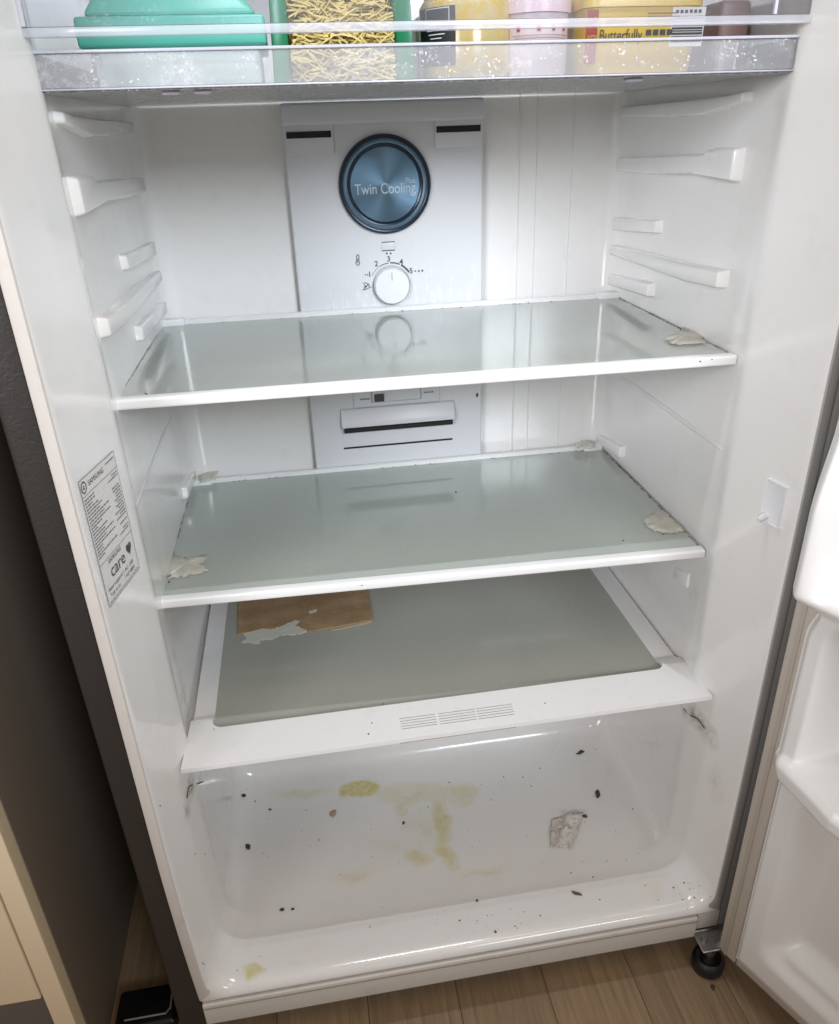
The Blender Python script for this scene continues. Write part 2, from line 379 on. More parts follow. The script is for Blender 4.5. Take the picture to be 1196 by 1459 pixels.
lin = part(finish(bm, 'inner_liner', [M['liner'], M['beige'], M['flange']], None, 50))
def hit(u, v, tree=None):
    loc, nor, idx, d = (tree or BVH).ray_cast(CAM, ray(u, v).normalized())
    if nor is not None and nor.dot(ray(u, v)) > 0: nor = -nor
    return loc, nor
# --- outer shell
def shell(bmx, name, mt, sm=None): return part(finish(bmx, name, mt, None, sm))
bm = box((-.034, .006, -.002), (.0, .62, 1.75), .006, 3); remap(bm, lambda c: Vector((c.x + (warp(0, c.z) if c.x > -.02 else warp(0, c.z) * .8), c.y, c.z))); shell(bm, 'side_panel', M['steel'], 40)
bm = box((.7032, .004, .02), (.734, .62, 1.75), .006, 3); remap(bm, lambda c: Vector((c.x - .004 * max(0, 1 - (c.z - .03) / .33) ** 2, c.y, c.z))); shell(bm, 'side_panel', mat('grey_frame_steel', (.26, .25, .235), .45), 40)
shell(box((-.033, .485, .0), (.733, .62, 1.75)), 'back_panel', M['steel'])
shell(box((.0, .012, 1.345), (.702, .48, 1.75)), 'freezer_body', M['steel'])
# bottom trim below the opening
bm = box((.0100, -.004, .031), (.664, .03, .0705), .002, 3); tb = shell(bm, 'bottom_trim', plastic('bottom_trim_white', (.66, .63, .59), .4, .35), 40)
bm = box((.6650, .0005, .040), (.6975, .03, .0715), .0015, 2); shell(bm, 'hinge_cover', plastic('hinge_cover_white', (.55, .53, .49), .45, .35), 40)
bm = box((.0120, -.0054, .0640), (.662, -.0035, .0652)); sub = finish(bm, 'groove_line', mat('groove_grey', (.30, .27, .24), .6)); part(sub)
shell(box((.02, .06, -.004), (.70, .47, .0308)), 'base_pan', M['black'])
# hinge, foot
hb = bmesh.new()
for a, b in (((.662, -.030, .0335), (.712, .02, .0365)), ((.664, -.002, .0220), (.700, .002, .0390))): merge(hb, box(a, b, .001, 1))
hinge = shell(hb, 'hinge_bracket', M['metal'], 40)
for (bx, by) in ((.671, -.014), (.690, -.021), (.700, -.012)):
    o = finish(lathe([(.0001, .0425), (.0035, .0425), (.0045, .040), (.0045, .0365), (.0001, .0365)], (bx, by, 0), 'Z', 10), 'bolt', M['metal'], hinge, 40)
foot = shell(lathe([(.001, -.0248), (.0180, -.0248), (.0212, -.021), (.0216, -.010), (.0205, -.0045), (.0165, -.0012), (.0125, -.0035), (.0100, -.0055), (.0085, -.003), (.001, -.003)], (.6845, -.013, 0), 'Z', 36), 'levelling_foot', M['rubber'], 50)
finish(lathe([(.001, -.004), (.0055, -.004), (.0055, .006), (.0075, .0065), (.0075, .013), (.0045, .0135), (.0045, .0335), (.001, .0335)], (.6845, -.013, 0), 'Z', 16), 'foot_bolt', M['metal'], foot, 40)

# --- moulded rails on both walls (y,z outlines read off the walls)
def rail(pts, side, depth=.012, front=.010):
    xw = .0312 if side < 0 else .6688
    if side > 0 and pts[0][0] < .20 and pts[0][1] > .8: pts = [(.472 - (.472 - y) * .87, z) for y, z in pts]
    elif side > 0 and .25 < pts[0][0] < .30: pts = [(.472 - (.472 - y) * .70, z) for y, z in pts]
    elif side < 0 and pts[0][1] > .8: pts = [(.472 - (.472 - y) * .975, z) for y, z in pts]
    sgn = -side
    bm = bmesh.new()
    base = [bm.verts.new((xw - sgn * .003, y, z)) for y, z in pts]
    cy = sum(p[0] for p in pts) / len(pts); cz = sum(p[1] for p in pts) / len(pts)
    topv = [bm.verts.new((xw + sgn * depth * (.70 if side < 0 else .86), cy + (y - cy) * .965, cz + (z - cz) * .84)) for y, z in pts]
    n = len(pts)
    bm.faces.new(topv)
    for k in range(n): bm.faces.new((base[k], base[(k + 1) % n], topv[(k + 1) % n], topv[k]))
    bmesh.ops.recalc_face_normals(bm, faces=bm.faces)
    bevel(bm, .0024, 3, [e for e in bm.edges if all(len(v.link_edges) > 2 for v in e.verts)])
    return part(finish(bm, 'shelf_rail', M['liner'], None, 70))
for s in (-1, 1):
    rail([(.118, 1.056), (.150, 1.054), (.25, 1.052), (.472, 1.050), (.472, 1.037), (.30, 1.034), (.22, 1.034), (.150, 1.042), (.118, 1.046)], s, .012)
    rail([(.116, 1.007), (.186, 1.005), (.190, 1.000), (.36, .993), (.472, .988), (.472, .970), (.36, .971), (.22, .977), (.116, .973)], s, .013)
    rail([(.268, .923), (.345, .918), (.472, .913), (.472, .893), (.268, .906)], s, .011)
    rail([(.113, .889), (.205, .884), (.472, .877), (.472, .862), (.205, .863), (.113, .869)], s, .014)
    rail([(.272, .847), (.472, .837), (.472, .819), (.272, .828)], s, .012)
    rail([(.375, .605), (.472, .590), (.472, .575), (.375, .586)], s, .011)
    if s > 0: rail([(.150, .522), (.188, .508), (.188, .488), (.150, .497)], s, .003)
    # long supports under each shelf
    rail([(.20, .7995), (.472, .7995), (.472, .788), (.20, .790)], s, .005)
    rail([(.20, .5655), (.472, .5655), (.472, .553), (.20, .555)], s, .005)
    rail([(.13, .380), (.472, .380), (.472, .368), (.13, .370)], s, .008)
# horizontal crease on the walls between the shelves
for s in (-1, 1):
    xw = .0275 if s < 0 else .6725
    rail([(.112, .7035), (.455, .7045), (.455, .6960), (.112, .6945)], s, .0012)

# --- back wall grooves right of the duct panel
YB = .478
for (u, v) in ((735, 420), (758, 420), (805, 420)):
    p = at_y(u, v, YB); bm = prism([Vector((p.x - .0016, YB + .0005, .40)), Vector((p.x + .0016, YB + .0005, .40)), Vector((p.x, YB - .0016, .40))], Vector((0, 0, .935)))
    part(finish(bm, 'wall_rib', M['rail']))
# --- duct panel on the back wall
YP = .462
pl0, pl1 = .2160, .4720
pnl = part(finish(box((pl0, YP, .50), (pl1, YB + .002, 1.0645), .003, 3), 'duct_panel', M['panel'], None, 40))
def sp(bmx, name, mt, sm=None, parent=None): return finish(bmx, name, mt, parent or pnl, sm)
bm = box((pl0 - .001, YP - .006, 1.040), (pl1 + .001, YP + .01, 1.0650), .004, 3); sp(bm, 'top_bar', M['panel'], 40)
for (u0, v0, u1, v1) in ((408, 187, 472, 197), (622, 178, 685, 189)):
    a = at_y(u0, (v0 + v1) / 2, YP - .004); b = at_y(u1, (v0 + v1) / 2, YP - .004); zc = (a.z + b.z) / 2
    hood = sp(box((a.x - .002, YP - .004, zc - .022), (b.x + .003, YP + .004, zc + .012), .002, 2), 'air_vent', M['panel'], 40)
    finish(box((a.x, YP - .0048, zc - .0035), (b.x, YP + .002, zc + .0040)), 'slot', M['black'], hood)
# round emblem
ec = at_y(548.5, 263, YP); R0 = .0603
navy = mat('navy_ring', (.010, .022, .042), .22, .3); ringm = mat('steel_blue_ring', (.16, .25, .34), .34, .6)
disc = mat('brushed_blue_disc', (.13, .225, .32), .34, .9); N = NT(disc)
disc.node_tree.nodes['Principled BSDF'].inputs['Anisotropic'].default_value = .85
tg = N.n('ShaderNodeTangent', direction_type='RADIAL', axis='Y'); N.l(tg.outputs[0], N.b.inputs['Tangent'])
tc = N.n('ShaderNodeTexCoord'); ln = N.n('ShaderNodeVectorMath', operation='LENGTH'); N.l(tc.outputs['Object'], ln.inputs[0])
wv = N.noise(None, 0, 2); nz = N.n('ShaderNodeTexNoise', noise_dimensions='1D'); nz.inputs['Scale'].default_value = 2600; N.l(ln.outputs['Value'], nz.inputs['W'])
N.bump(nz.outputs['Fac'], .12, .0004)
def turned(profile, name, mt, loc, parent, seg=72, axis='Y', sm=50, cap=True):
    o = finish(lathe(profile, (0, 0, 0), axis, seg, cap), name, mt, parent, sm); o.location = loc; return o
em = bpy.data.objects.new('emblem', None)
loc = (ec.x, YP, ec.z)
turned([(R0, -.002), (R0, .004), (R0 * .985, .0062), (R0 * .93, .0066), (R0 * .91, .0058)], 'emblem_outer_ring', navy, loc, pnl, cap=False)
turned([(R0 * .925, .0040), (R0 * .91, .0060), (R0 * .86, .0072), (R0 * .825, .0060), (R0 * .82, .003)], 'emblem_blue_ring', ringm, loc, pnl, cap=False)
turned([(R0 * .83, .0040), (R0 * .815, .0052), (R0 * .77, .0046), (R0 * .735, .0030)], 'emblem_inner_ring', navy, loc, pnl, cap=False)
eo = turned([(R0 * .755, .0028), (R0 * .745, .0040), (.0002, .0044)], 'emblem_disc', disc, loc, pnl, 96)
lett = mat('silver_lettering', (.55, .62, .68), .4)
def ltext(body, size, u, v, y, mt, name='lettering', align='CENTER', sx=1.0, parent=None, bold=0):
    p = at_y(u, v, y); return finish(front_text(body, size, p, align, sx, bold), name, mt, parent or pnl)
ltext('Twin Cooling', .0182, 549, 269, YP - .0047, lett, sx=.80, bold=.0001)
ltext('Plus', .0098, 585, 257, YP - .0047, lett, sx=.85)
# dial + printed scale
dk = at_y(558, 406, YP)
turned([(.0266, -.001), (.0264, .0010), (.0258, .0014), (.0250, .0005)], 'dial_ring', mat('dial_shadow_ring', (.50, .51, .53), .35), (dk.x, YP, dk.z), pnl, 48, cap=False)  # plain grey ring around the dial
dial = turned([(.0245, -.002), (.0242, .009), (.0228, .0112), (.0002, .0114)], 'temperature_dial', plastic('dial_white', (.78, .79, .80), .3), (dk.x, YP, dk.z), pnl, 48)
finish(box((dk.x - .0008, YP - .0118, dk.z + .008), (dk.x + .0008, YP - .0112, dk.z + .019)), 'pointer', mat('pointer_grey', (.55, .56, .58), .5), pnl)
YI = YP - .0004
for k, (a0, a1, wd) in enumerate(((152, 124, .0006), (121, 95, .0011), (91, 65, .0017), (61, 32, .0024))):
    bm = bmesh.new(); n = 10; prev = None
    for q in range(n + 1):
        a = math.radians(a0 + (a1 - a0) * q / n); r1, r2 = .0296 - wd / 2, .0296 + wd / 2
        cur = [bm.verts.new((dk.x + math.cos(a) * r, YI, dk.z + math.sin(a) * r)) for r in (r1, r2)]
        if prev: bm.faces.new((prev[0], cur[0], cur[1], prev[1]))
        prev = cur
    sp(bm, 'scale_arc', M['ink'])
for body, u, v in (('2', 536.5, 376), ('3', 554, 369), ('4', 572, 373), ('1', 527, 391), ('5', 586, 386)): ltext(body, .0100, u, v, YI - .0003, M['ink'], 'scale_number', bold=.00015)
for u, v, r in ((551.5, 361, .0013), (557, 361, .0013), (592, 386, .0012), (597, 386, .0014), (602, 385.5, .0015), (521, 391.5, .001), (524, 391.5, .001)):
    p = at_y(u, v, YI); sp(lathe([(r, 0), (.0001, 0.0001)], p, 'Y', 8), 'printed_star', M['ink'])
def strokes(lines, name='printed_icon', r=.0005):
    bm = bmesh.new()
    for L in lines:
        for (a, b) in zip(L, L[1:]):
            A = at_y(*a, YI); B = at_y(*b, YI); d = (B - A).normalized(); n = Vector((-d.z, 0, d.x)) * r
            bm.faces.new([bm.verts.new(q) for q in (A + n, B + n, B - n, A - n)])
    return sp(bm, name, M['ink'])
strokes([[(508.3, 372), (508.3, 364), (510, 362.5), (511.7, 364), (511.7, 372)], [(508.3, 372), (507, 375), (509, 378), (511.5, 377.5), (513, 375), (511.7, 372)], [(510, 368), (510, 375)]])
strokes([[(517, 403), (522, 403), (526, 406), (527, 410)], [(518, 413), (526, 404)], [(517, 413), (522, 412), (526, 410)], [(519, 405), (522, 408), (518, 409)], [(528, 409), (530, 408.5)]])
p0, p1 = at_y(543, 345, YI), at_y(564, 356, YI)
bm = box((p0.x, YP - .0015, p1.z), (p1.x, YP + .001, p0.z), .0012, 2); sen = sp(bm, 'sensor_cover', M['panel'], 40)
for z in (p0.z - .0006, p1.z - .0004): finish(quad_y(p0.x + .001, p1.x - .001, z, z + .0011, YP - .0017), 'gap', M['ink'], pnl)
# lower control slider
a, b = at_y(503, 566, YP), at_y(627, 572, YP)
sl = sp(box((a.x, YP - .003, .668), (b.x, YP + .002, .700), .004, 3), 'slider_plate', M['panel'], 40)
sp(box((a.x + .026, YP - .0045, .6745), (b.x - .028, YP - .002, .694), .002, 2), 'slider_bezel', mat('bezel_grey', (.35, .36, .38), .4), 40)
sp(box((a.x + .028, YP - .0052, .6758), (b.x - .030, YP - .004, .692), .001, 1), 'slider_track', M['panel'], 40)
sp(box((a.x + .031, YP - .0085, .6768), (a.x + .045, YP - .005, .688), .001, 2), 'slider_button', M['ink'], 40)
for k in range(5):
    sp(quad_y(a.x + .010 + k * .003, a.x + .012 + k * .003, .680, .6822, YP - .0032), 'printed_mark', M['ink']); sp(quad_y(b.x - .024 + k * .003, b.x - .022 + k * .003, .683, .6852, YP - .0032), 'printed_mark', M['ink'])
a = at_y(487, 601, YP - .008); b = at_y(648, 601, YP - .008)
hood = sp(prism([Vector((a.x, YP + .001, .6680)), Vector((a.x, YP - .004, .6670)), Vector((a.x, YP - .011, .6480)), Vector((a.x, YP - .011, .6410)), Vector((a.x, YP + .001, .6380))], Vector((b.x - a.x, 0, 0)), .0012, 2), 'air_vent', M['panel'], 40)
finish(box((a.x + .003, YP - .010, .6330), (b.x - .003, YP + .001, .6392)), 'slot', M['black'], hood)
a = at_y(490, 638, YP); b = at_y(645, 626, YP)
sp(box((a.x, YP - .0006, .6045), (b.x, YP + .002, .6072)), 'slot', M['black'])
p = at_y(680, 563, YP); sp(box((p.x - .0012, YP - .0015, p.z - .002), (p.x + .0012, YP, p.z + .003)), 'clip', M['black'])

# --- light switch on the right bevel
def bevx(y): # inner x of the left bevel at depth y
    ys = [(r[0], r[1]) for r in rings[4:12]]
    for (ya, xa), (yb, xb) in zip(ys, ys[1:]):
        if y <= yb: return xa + (xb - xa) * (y - ya) / (yb - ya)
    return ys[-1][1]
SWM = plastic('switch_white', (.76, .77, .80), .3)
def bev_box(y0, y1, z0, z1, d0, d1, r=.001):
    bm = box((0, y0, z0), (1, y1, z1)); remap(bm, lambda c: Vector((.7 - bevx(c.y) - (d0 + (d1 - d0) * c.x), c.y, c.z))); bevel(bm, r, 2); return bm
sw = part(finish(bev_box(.018, .042, .652, .698, -.002, .0022, .0012), 'light_switch', SWM, None, 40))
pc = Vector((.7 - bevx(.036), .036, .6585))
finish(tube([pc + Vector((.002, 0, 0)), pc + Vector((-.005, -.002, 0)), pc + Vector((-.011, -.004, -.0015)), pc + Vector((-.0135, -.005, -.002))], .0036, 12, lambda t: 1 if t < .8 else .75), 'switch_plunger', SWM, sw, 60)

# --- rating sticker on the left bevel
def stk(y, z, off=.0006): return Vector((warp(bevx(y), z) + off, y, z))
SY0, SY1, SZ0, SZ1 = .010, .080, .650, .776
bm = bmesh.new(); g = [[bm.verts.new(stk(SY0 + (SY1 - SY0) * i / 14, SZ0 + (SZ1 - SZ0) * j / 4)) for i in range(15)] for j in range(5)]
for j in range(4):
    for i in range(14): bm.faces.new((g[j][i], g[j][i + 1], g[j + 1][i + 1], g[j + 1][i]))
sticker = part(finish(bm, 'rating_sticker', mat('sticker_paper', (.70, .69, .68), .4), None, 180)); sticker['label'] = 'white printed rating sticker with black text'
def sbar(y0, y1, z0, z1, name='printed_line', mt=None):
    bm = bmesh.new(); n = max(2, int((y1 - y0) / .004)); pr = None
    for i in range(n + 1):
        y = y0 + (y1 - y0) * i / n; c = [bm.verts.new(stk(y, z, .0010)) for z in (z0, z1)]
        if pr: bm.faces.new((pr[0], c[0], c[1], pr[1]))
        pr = c
    return bm
def sjoin(specs, name, mt):
    bm = bmesh.new()
    for s_ in specs: merge(bm, sbar(*s_))
    return finish(bm, name, mt, sticker)
t_ = .0005
sjoin([(SY0, SY1, SZ0, SZ0 + t_), (SY0, SY1, SZ1 - t_, SZ1), (SY0, SY0 + t_, SZ0, SZ1), (SY1 - t_, SY1, SZ0, SZ1), (SY0, SY1, .7600, .7604), (SY0, SY1, .6925, .6929)], 'printed_border', M['ink'])
def stext(body, size, y, z, align='LEFT', sx=1.0, bold=False):
    bm = text_mesh(body, size, align); remap(bm, lambda c: stk(y + c.x * sx, z + c.y, .0012 if bold else .0010)); return finish(bm, 'lettering', M['ink'], sticker)
stext('SAMSUNG', .0068, .0245, .768, sx=.95, bold=True)
stext('SAMSUNG', .0066, .026, .6885, sx=.9, bold=True); stext('care', .0185, .026, .6775, sx=.95, bold=True)
stext('Need support?', .0052, .015, .6645); stext('Talk to us', .0052, .017, .6580); stext('AU 1300', .0052, .051, .6645); stext('NZ 0800', .0052, .051, .6580)
sjoin([(.0485, .0488, .6555, .667)], 'printed_line', M['ink'])
# heart mark and round logo
bm = bmesh.new(); vs = []
for k in range(24):
    a = 2 * math.pi * k / 24; hx = 16 * math.sin(a) ** 3 / 17; hz = (13 * math.cos(a) - 5 * math.cos(2 * a) - 2 * math.cos(3 * a) - math.cos(4 * a)) / 17
    vs.append(bm.verts.new(stk(.067 + hx * .0058, .6800 + hz * .0072, .0012)))
bm.faces.new(vs); finish(bm, 'heart_mark', M['ink'], sticker)
bm = bmesh.new(); pr = None
for k in range(25):
    a = 2 * math.pi * k / 24; c = [bm.verts.new(stk(.0165 + math.cos(a) * r, .768 + math.sin(a) * r * 1.15, .0011)) for r in (.0038, .0048)]
    if pr: bm.faces.new((pr[0], c[0], c[1], pr[1]))
    pr = c
finish(bm, 'round_mark', M['ink'], sticker); sjoin([(.0148, .0182, .7662, .7676), (.0155, .0175, .7685, .7697)], 'printed_line', M['ink'])
rs = random.Random(3); bars = []
z = .7560
while z > .697:
    y = .0125; end = rs.choice([.024, .03, .034, .04, .052])
    while y < end: l = rs.uniform(.002, .006); bars.append((y, min(y + l, end + .001), z, z + .0012)); y += l + .0009
    if rs.random() < .75:
        y = rs.choice([.058, .062, .066])
        while y < .0765: l = rs.uniform(.002, .005); bars.append((y, min(y + l, .0775), z, z + .0012)); y += l + .0009
    z -= .0030
y = .0125
while y < .075: l = rs.uniform(.002, .006); bars.append((y, min(y + l, .077), .6522, .6531)); y += l + .0009
y = .060
while y < .077: l = rs.uniform(.002, .004); bars.append((y, min(y + l, .0775), .7700, .7712)); y += l + .0009
sjoin(bars, 'small_print', mat('light_ink', (.16, .16, .165), .6))['kind'] = 'stuff'

# --- door, swung open to the right
DE = Vector((.41, -.912, 0)).normalized(); D0 = Vector((.689, -.033, 0)) - DE * .004; DN = Vector((DE.y, -DE.x, 0))
def D(s, h, z): return D0 + DE * s + DN * h + Vector((0, 0, z))
def dbox(s0, s1, h0, h1, z0, z1, r=.0, seg=2):
    bm = box((s0, h0, z0), (s1, h1, z1), r, seg); return remap(bm, lambda c: D(*c))
DTOP = 1.13
door = part(finish(dbox(.0, .70, -.090, -.066, .0305, DTOP, .003, 3), 'door', mat('door_edge_grey', (.33, .31, .285), .45), None, 40)); door['label'] = 'opened refrigerator door with white moulded liner'
gk = bmesh.new()
merge(gk, dbox(-.005, .0215, -.0140, -.001, .031, DTOP, .003, 3))
finish(dbox(.0005, .0220, -.0655, -.0145, .031, DTOP, .001, 1), 'door_edge', mat('door_edge_beige', (.30, .275, .25), .5), door)
finish(dbox(.0225, .70, -.0655, -.0145, .031, .0500, .001, 1), 'door_edge', mat('door_edge_beige', (.30, .275, .25), .5), door)
finish(gk, 'gasket', M['gasket'], door, 40)
finish(dbox(.0220, .70, -.0142, -.001, .031, .0505, .003, 3), 'gasket', M['gasket'], door, 40)
finish(dbox(.0035, .0085, -.0012, .0006, .033, DTOP, .0012, 2), 'gasket_lip', plastic('gasket_lip_beige', (.46, .41, .36), .6, .3), door, 40)
def hfield(s, z):
    # base rim
    h = .004
    edge = sstep(.0225, .030, s); h = .0 + .008 * edge
    zb_ = sstep(.049, .060, z); h = h * zb_
    # lower pocket
    in_s = sstep(.046, .088, s); low = sstep(.088, .125, z) * (1 - sstep(.340, .372, z))
    h -= .032 * in_s * low
    # inclined sill at the pocket's foot
    h += .016 * math.exp(-((z - .118) / .012) ** 2) * sstep(.06, .09, s)
    # ledge of the moulded bin
    bulge = min(.034, .010 + .34 * max(0, s - .028)); lg = sstep(.366, .384, z) * (1 - sstep(.399, .407, z))
    h += bulge * lg * sstep(.012, .034, s)
    # pocket above the ledge
    mid = sstep(.402, .412, z) * (1 - sstep(.565, .590, z)); h -= .060 * sstep(.040, .062, s) * mid
    h += .012 * mid * sstep(.058, .066, s) * (1 - sstep(.082, .092, s)) * (sstep(.452, .456, z) * (1 - sstep(.474, .478, z)) + sstep(.492, .496, z) * (1 - sstep(.516, .520, z)))
    # protruding bin end above
    up = sstep(.590, .620, z) * (1 - sstep(.70, .80, z) * .6)
    h += .030 * up * sstep(.010, .026, s) - .052 * sstep(.604, .66, z) * sstep(.030, .050, s)
    return h
def sshift(s, z): # the rim's near edge swings out beside the bins
    k = sstep(.588, .612, z) * .019 + sstep(.37, .40, z) * (1 - sstep(.56, .60, z)) * .009
    return s - k * max(0, 1 - (s - .022) / .05)
ss = [.022 + .0012 * i for i in range(75)] + [.112 + .012 * i for i in range(46)]
zs = [.046 + .0030 * j for j in range(int((DTOP - .047) / .003))]
bm = bmesh.new(); g = [[bm.verts.new(D(sshift(s, z), hfield(s, z) , z)) for s in ss] for z in zs]
for j in range(len(zs) - 1):
    for i in range(len(ss) - 1): bm.faces.new((g[j][i], g[j][i + 1], g[j + 1][i + 1], g[j + 1][i]))
DBVH = BVHTree.FromBMesh(bm)
finish(bm, 'door_liner', M['doorliner'], door, 180)

# ================================================================== SHELVES
def glass_shelf(z, corners, label, clipxs):
    """corners FL, FR, BL, BR in plan"""
    t = empty('glass_shelf', label, 'shelf'); FL_, FR_, BL_, BR_ = [Vector((c[0], c[1], z)) for c in corners]
    t.location = (FL_ + FR_ + BL_ + BR_) / 4
    def pt(a, b, dz=0): # a across, b into depth
        return FL_.lerp(FR_, a).lerp(BL_.lerp(BR_, a), b) + Vector((0, 0, dz))
    bm = prism([pt(.003, .03, -.0055), pt(.997, .03, -.0055), pt(.997, .985, -.0055), pt(.003, .985, -.0055)], Vector((0, 0, .0045)), .0006, 1)
    local(finish(bm, 'glass_pane', M['glass']), t)
    dep = (BL_ - FL_).length
    k = .018 / dep
    prof = [(0, -.0098), (-.0008, -.008), (-.0008, -.0012), (.001, .0006), (.010, .0009), (.0125, -.0002), (.0125, -.0100)]
    bm = bmesh.new(); ends = []
    for a in (0, 1):
        ends.append([bm.verts.new(pt(a, yy / dep, zz)) for yy, zz in prof])
    n = len(prof)
    for q in range(n): bm.faces.new((ends[0][q], ends[0][(q + 1) % n], ends[1][(q + 1) % n], ends[1][q]))
    bm.faces.new(ends[0]); bm.faces.new(ends[1]); bmesh.ops.recalc_face_normals(bm, faces=bm.faces); bevel(bm, .0007, 2)
    local(finish(bm, 'front_trim', M['trim'], None, 40), t)
    bm = bmesh.new(); ends = []
    prof = [(0, -.0075), (0, .0038), (-.0014, .005), (-.007, .005), (-.0085, .0038), (-.0085, -.0012)]
    for a in (.035, .965): ends.append([bm.verts.new(pt(a, 1 + yy / dep, zz)) for yy, zz in prof])
    n = len(prof)
    for q in range(n): bm.faces.new((ends[0][q], ends[0][(q + 1) % n], ends[1][(q + 1) % n], ends[1][q]))
    bm.faces.new(ends[0]); bm.faces.new(ends[1]); local(finish(bm, 'rear_trim', M['trim'], None, 40), t)
    for a0, a1 in ((.002, .048), (.952, .998)):
        bm = prism([pt(a0, .958, -.0052), pt(a1, .958, -.0052), pt(a1, 1.0, -.0052), pt(a0, 1.0, -.0052)], Vector((0, 0, .0125)), .0016, 2)
        local(finish(bm, 'corner_clip', M['trim'], None, 40), t)
    # grimy rubber edge strips along both sides
    for a0, a1 in ((-.001, .0045), (.9955, 1.001)):
        bm = prism([pt(a0, .05, -.0058), pt(a1, .05, -.0058), pt(a1, .958, -.0058), pt(a0, .958, -.0058)], Vector((0, 0, .0052)), .0005, 1)
        local(finish(bm, 'edge_strip', GRIME), t)
    return t, pt
GRIME = mat('grimy_edge', (.20, .20, .18), .6); N = NT(GRIME); v = N.coord()
N.set('Base Color', N.mix(N.ramp(N.noise(v, 70, 5, .7), [(.42, 0.0), (.62, 1.0)]), (.42, .43, .41), (.07, .055, .04)))
Z1, Z2, Z3 = .8077, .5734, .3968
s1, pt1 = glass_shelf(Z1, [(.0285, .1290), (.6660, .1180), (.0305, .4650), (.6690, .4550)], 'topmost glass shelf with white front strip, just below the temperature dial', None)
s2, pt2 = glass_shelf(Z2, [(.0285, .1365), (.6625, .1150), (.0310, .4640), (.6640, .4585)], 'middle glass shelf with white front strip and masking tape patches at its corners', None)
# crisper cover
cc_ = empty('crisper_cover', 'white framed crisper cover shelf with rounded grey glass and slotted vent', 'shelf'); cc_.location = (.35, .26, Z3)
def zfr(y): # side bars drop a little behind the front strip
    return -.0085 * sstep(.138, .156, y)
def rounded(x0, x1, y0, y1, r, n=8, sides=(1, 1, 1, 1)):
    P = []
    for (cx, cy, a0) in ((x0 + r, y0 + r, 180), (x1 - r, y0 + r, 270), (x1 - r, y1 - r, 0), (x0 + r, y1 - r, 90)):
        for k in range(n + 1): a = math.radians(a0 + 90 * k / n); P.append((cx + r * math.cos(a), cy + r * math.sin(a)))
    return P
FX0, FX1, FY0, FY1 = .0315, .6700, .0610, .468
GX0, GX1, GY0, GY1 = .0610, .6375, .1230, .450
inn = rounded(GX0, GX1, GY0, GY1, .013)
bm = bmesh.new()
ins, outs = [], []
def clampout(x, y):
    # push inner loop points outward onto the outer rectangle, by sector
    cx, cy = (GX0 + GX1) / 2, (GY0 + GY1) / 2
    return x, y
pts_out = []
dense_in = []
m_ = len(inn)
for i in range(m_):
    a, b = Vector(inn[i]), Vector(inn[(i + 1) % m_]); L = (b - a).length; k = max(1, int(L / .006))
    for q in range(k): dense_in.append(a.lerp(b, q / k))
for p in dense_in:
    x, y = p; dl, dr, df, db = x - GX0, GX1 - x, y - GY0, GY1 - y; mnm = min(dl, dr, df, db)
    # map the rounded inner loop to the outer rectangle
    fx = (x - GX0) / (GX1 - GX0); fy = (y - GY0) / (GY1 - GY0)
    tx, ty = fx * 2 - 1, fy * 2 - 1
    sc = 1 / max(abs(tx), abs(ty)); qx, qy = tx * sc, ty * sc
    ox = x if abs(qy) >= .9999 and abs(tx) < .954 else (FX0 if qx < 0 else FX1) if abs(qx) > .999 or abs(tx) >= .954 and abs(ty) >= .919 else x
    oy = y if abs(qx) >= .9999 and abs(ty) < .919 else (FY0 if qy < 0 else FY1) if abs(qy) > .999 or abs(tx) >= .954 and abs(ty) >= .919 else y
    gap_ = .0042 * sstep(.130, .150, oy)
    pts_out.append((ox + (gap_ if ox == FX0 else -gap_ if ox == FX1 else 0), oy))
def ringv(P, dz, shrink=0):
    return [bm.verts.new((x, y, Z3 + zfr(y) + dz)) for x, y in P]
A = ringv(pts_out, 0); Bv = ringv([tuple(p) for p in dense_in], 0); Cv = ringv([tuple(p) for p in dense_in], -.0058); Dv = ringv(pts_out, -.0058)
n = len(A)
for P, Q in ((A, Bv), (Bv, Cv), (Cv, Dv), (Dv, A)):
    for k in range(n):
        vs = []
        for vv in (P[k], P[(k + 1) % n], Q[(k + 1) % n], Q[k]):
            if not vs or (vv.co - vs[-1].co).length > 1e-7: vs.append(vv)
        if len(vs) > 2 and (vs[0].co - vs[-1].co).length < 1e-7: vs.pop()
        if len(vs) > 2:
            try: bm.faces.new(vs)
            except ValueError: pass
bmesh.ops.remove_doubles(bm, verts=bm.verts, dist=1e-6)
frame = local(finish(bm, 'frame', M['crisper'], None, 35), cc_)
bm = prism([Vector((x, y, Z3 - .0134)) for x, y in rounded(GX0 - .002, GX1 + .002, GY0 - .002, GY1 + .002, .014)], Vector((0, 0, .004)))
local(finish(bm, 'glass_pane', M['glass3']), cc_)
# slotted vent: three groups of five slots let into the front strip
cut = bmesh.new(); slotm = mat('slot_brown', (.09, .07, .06), .85)
for gidx, (u0, u1) in enumerate(((569, 620), (624, 676), (678, 730))):
    for k in range(5):
        vl = 1024 + k * 3.6 - gidx * 7.2
        a = at_z(u0 + k * .9, vl, Z3); b = at_z(u1 + k * .9, vl - 6.6, Z3)
        a.y = b.y = (a.y + b.y) / 2
        local(finish(box((a.x + .0001, a.y - .00078, Z3 - .005), (b.x - .0001, a.y + .00078, Z3 - .0009)), 'vent_slot', slotm), cc_)  # dark strip fills the slot, painted shade for its inside
        merge(cut, box((a.x, a.y - .00082, Z3 - .03), (b.x, a.y + .00082, Z3 + .03)))
co = finish(cut, 'slot_cutter', M['black'])
bo = frame.modifiers.new('slots', 'BOOLEAN'); bo.operation = 'DIFFERENCE'; bo.object = co; bo.solver = 'EXACT'
bpy.context.view_layer.update()
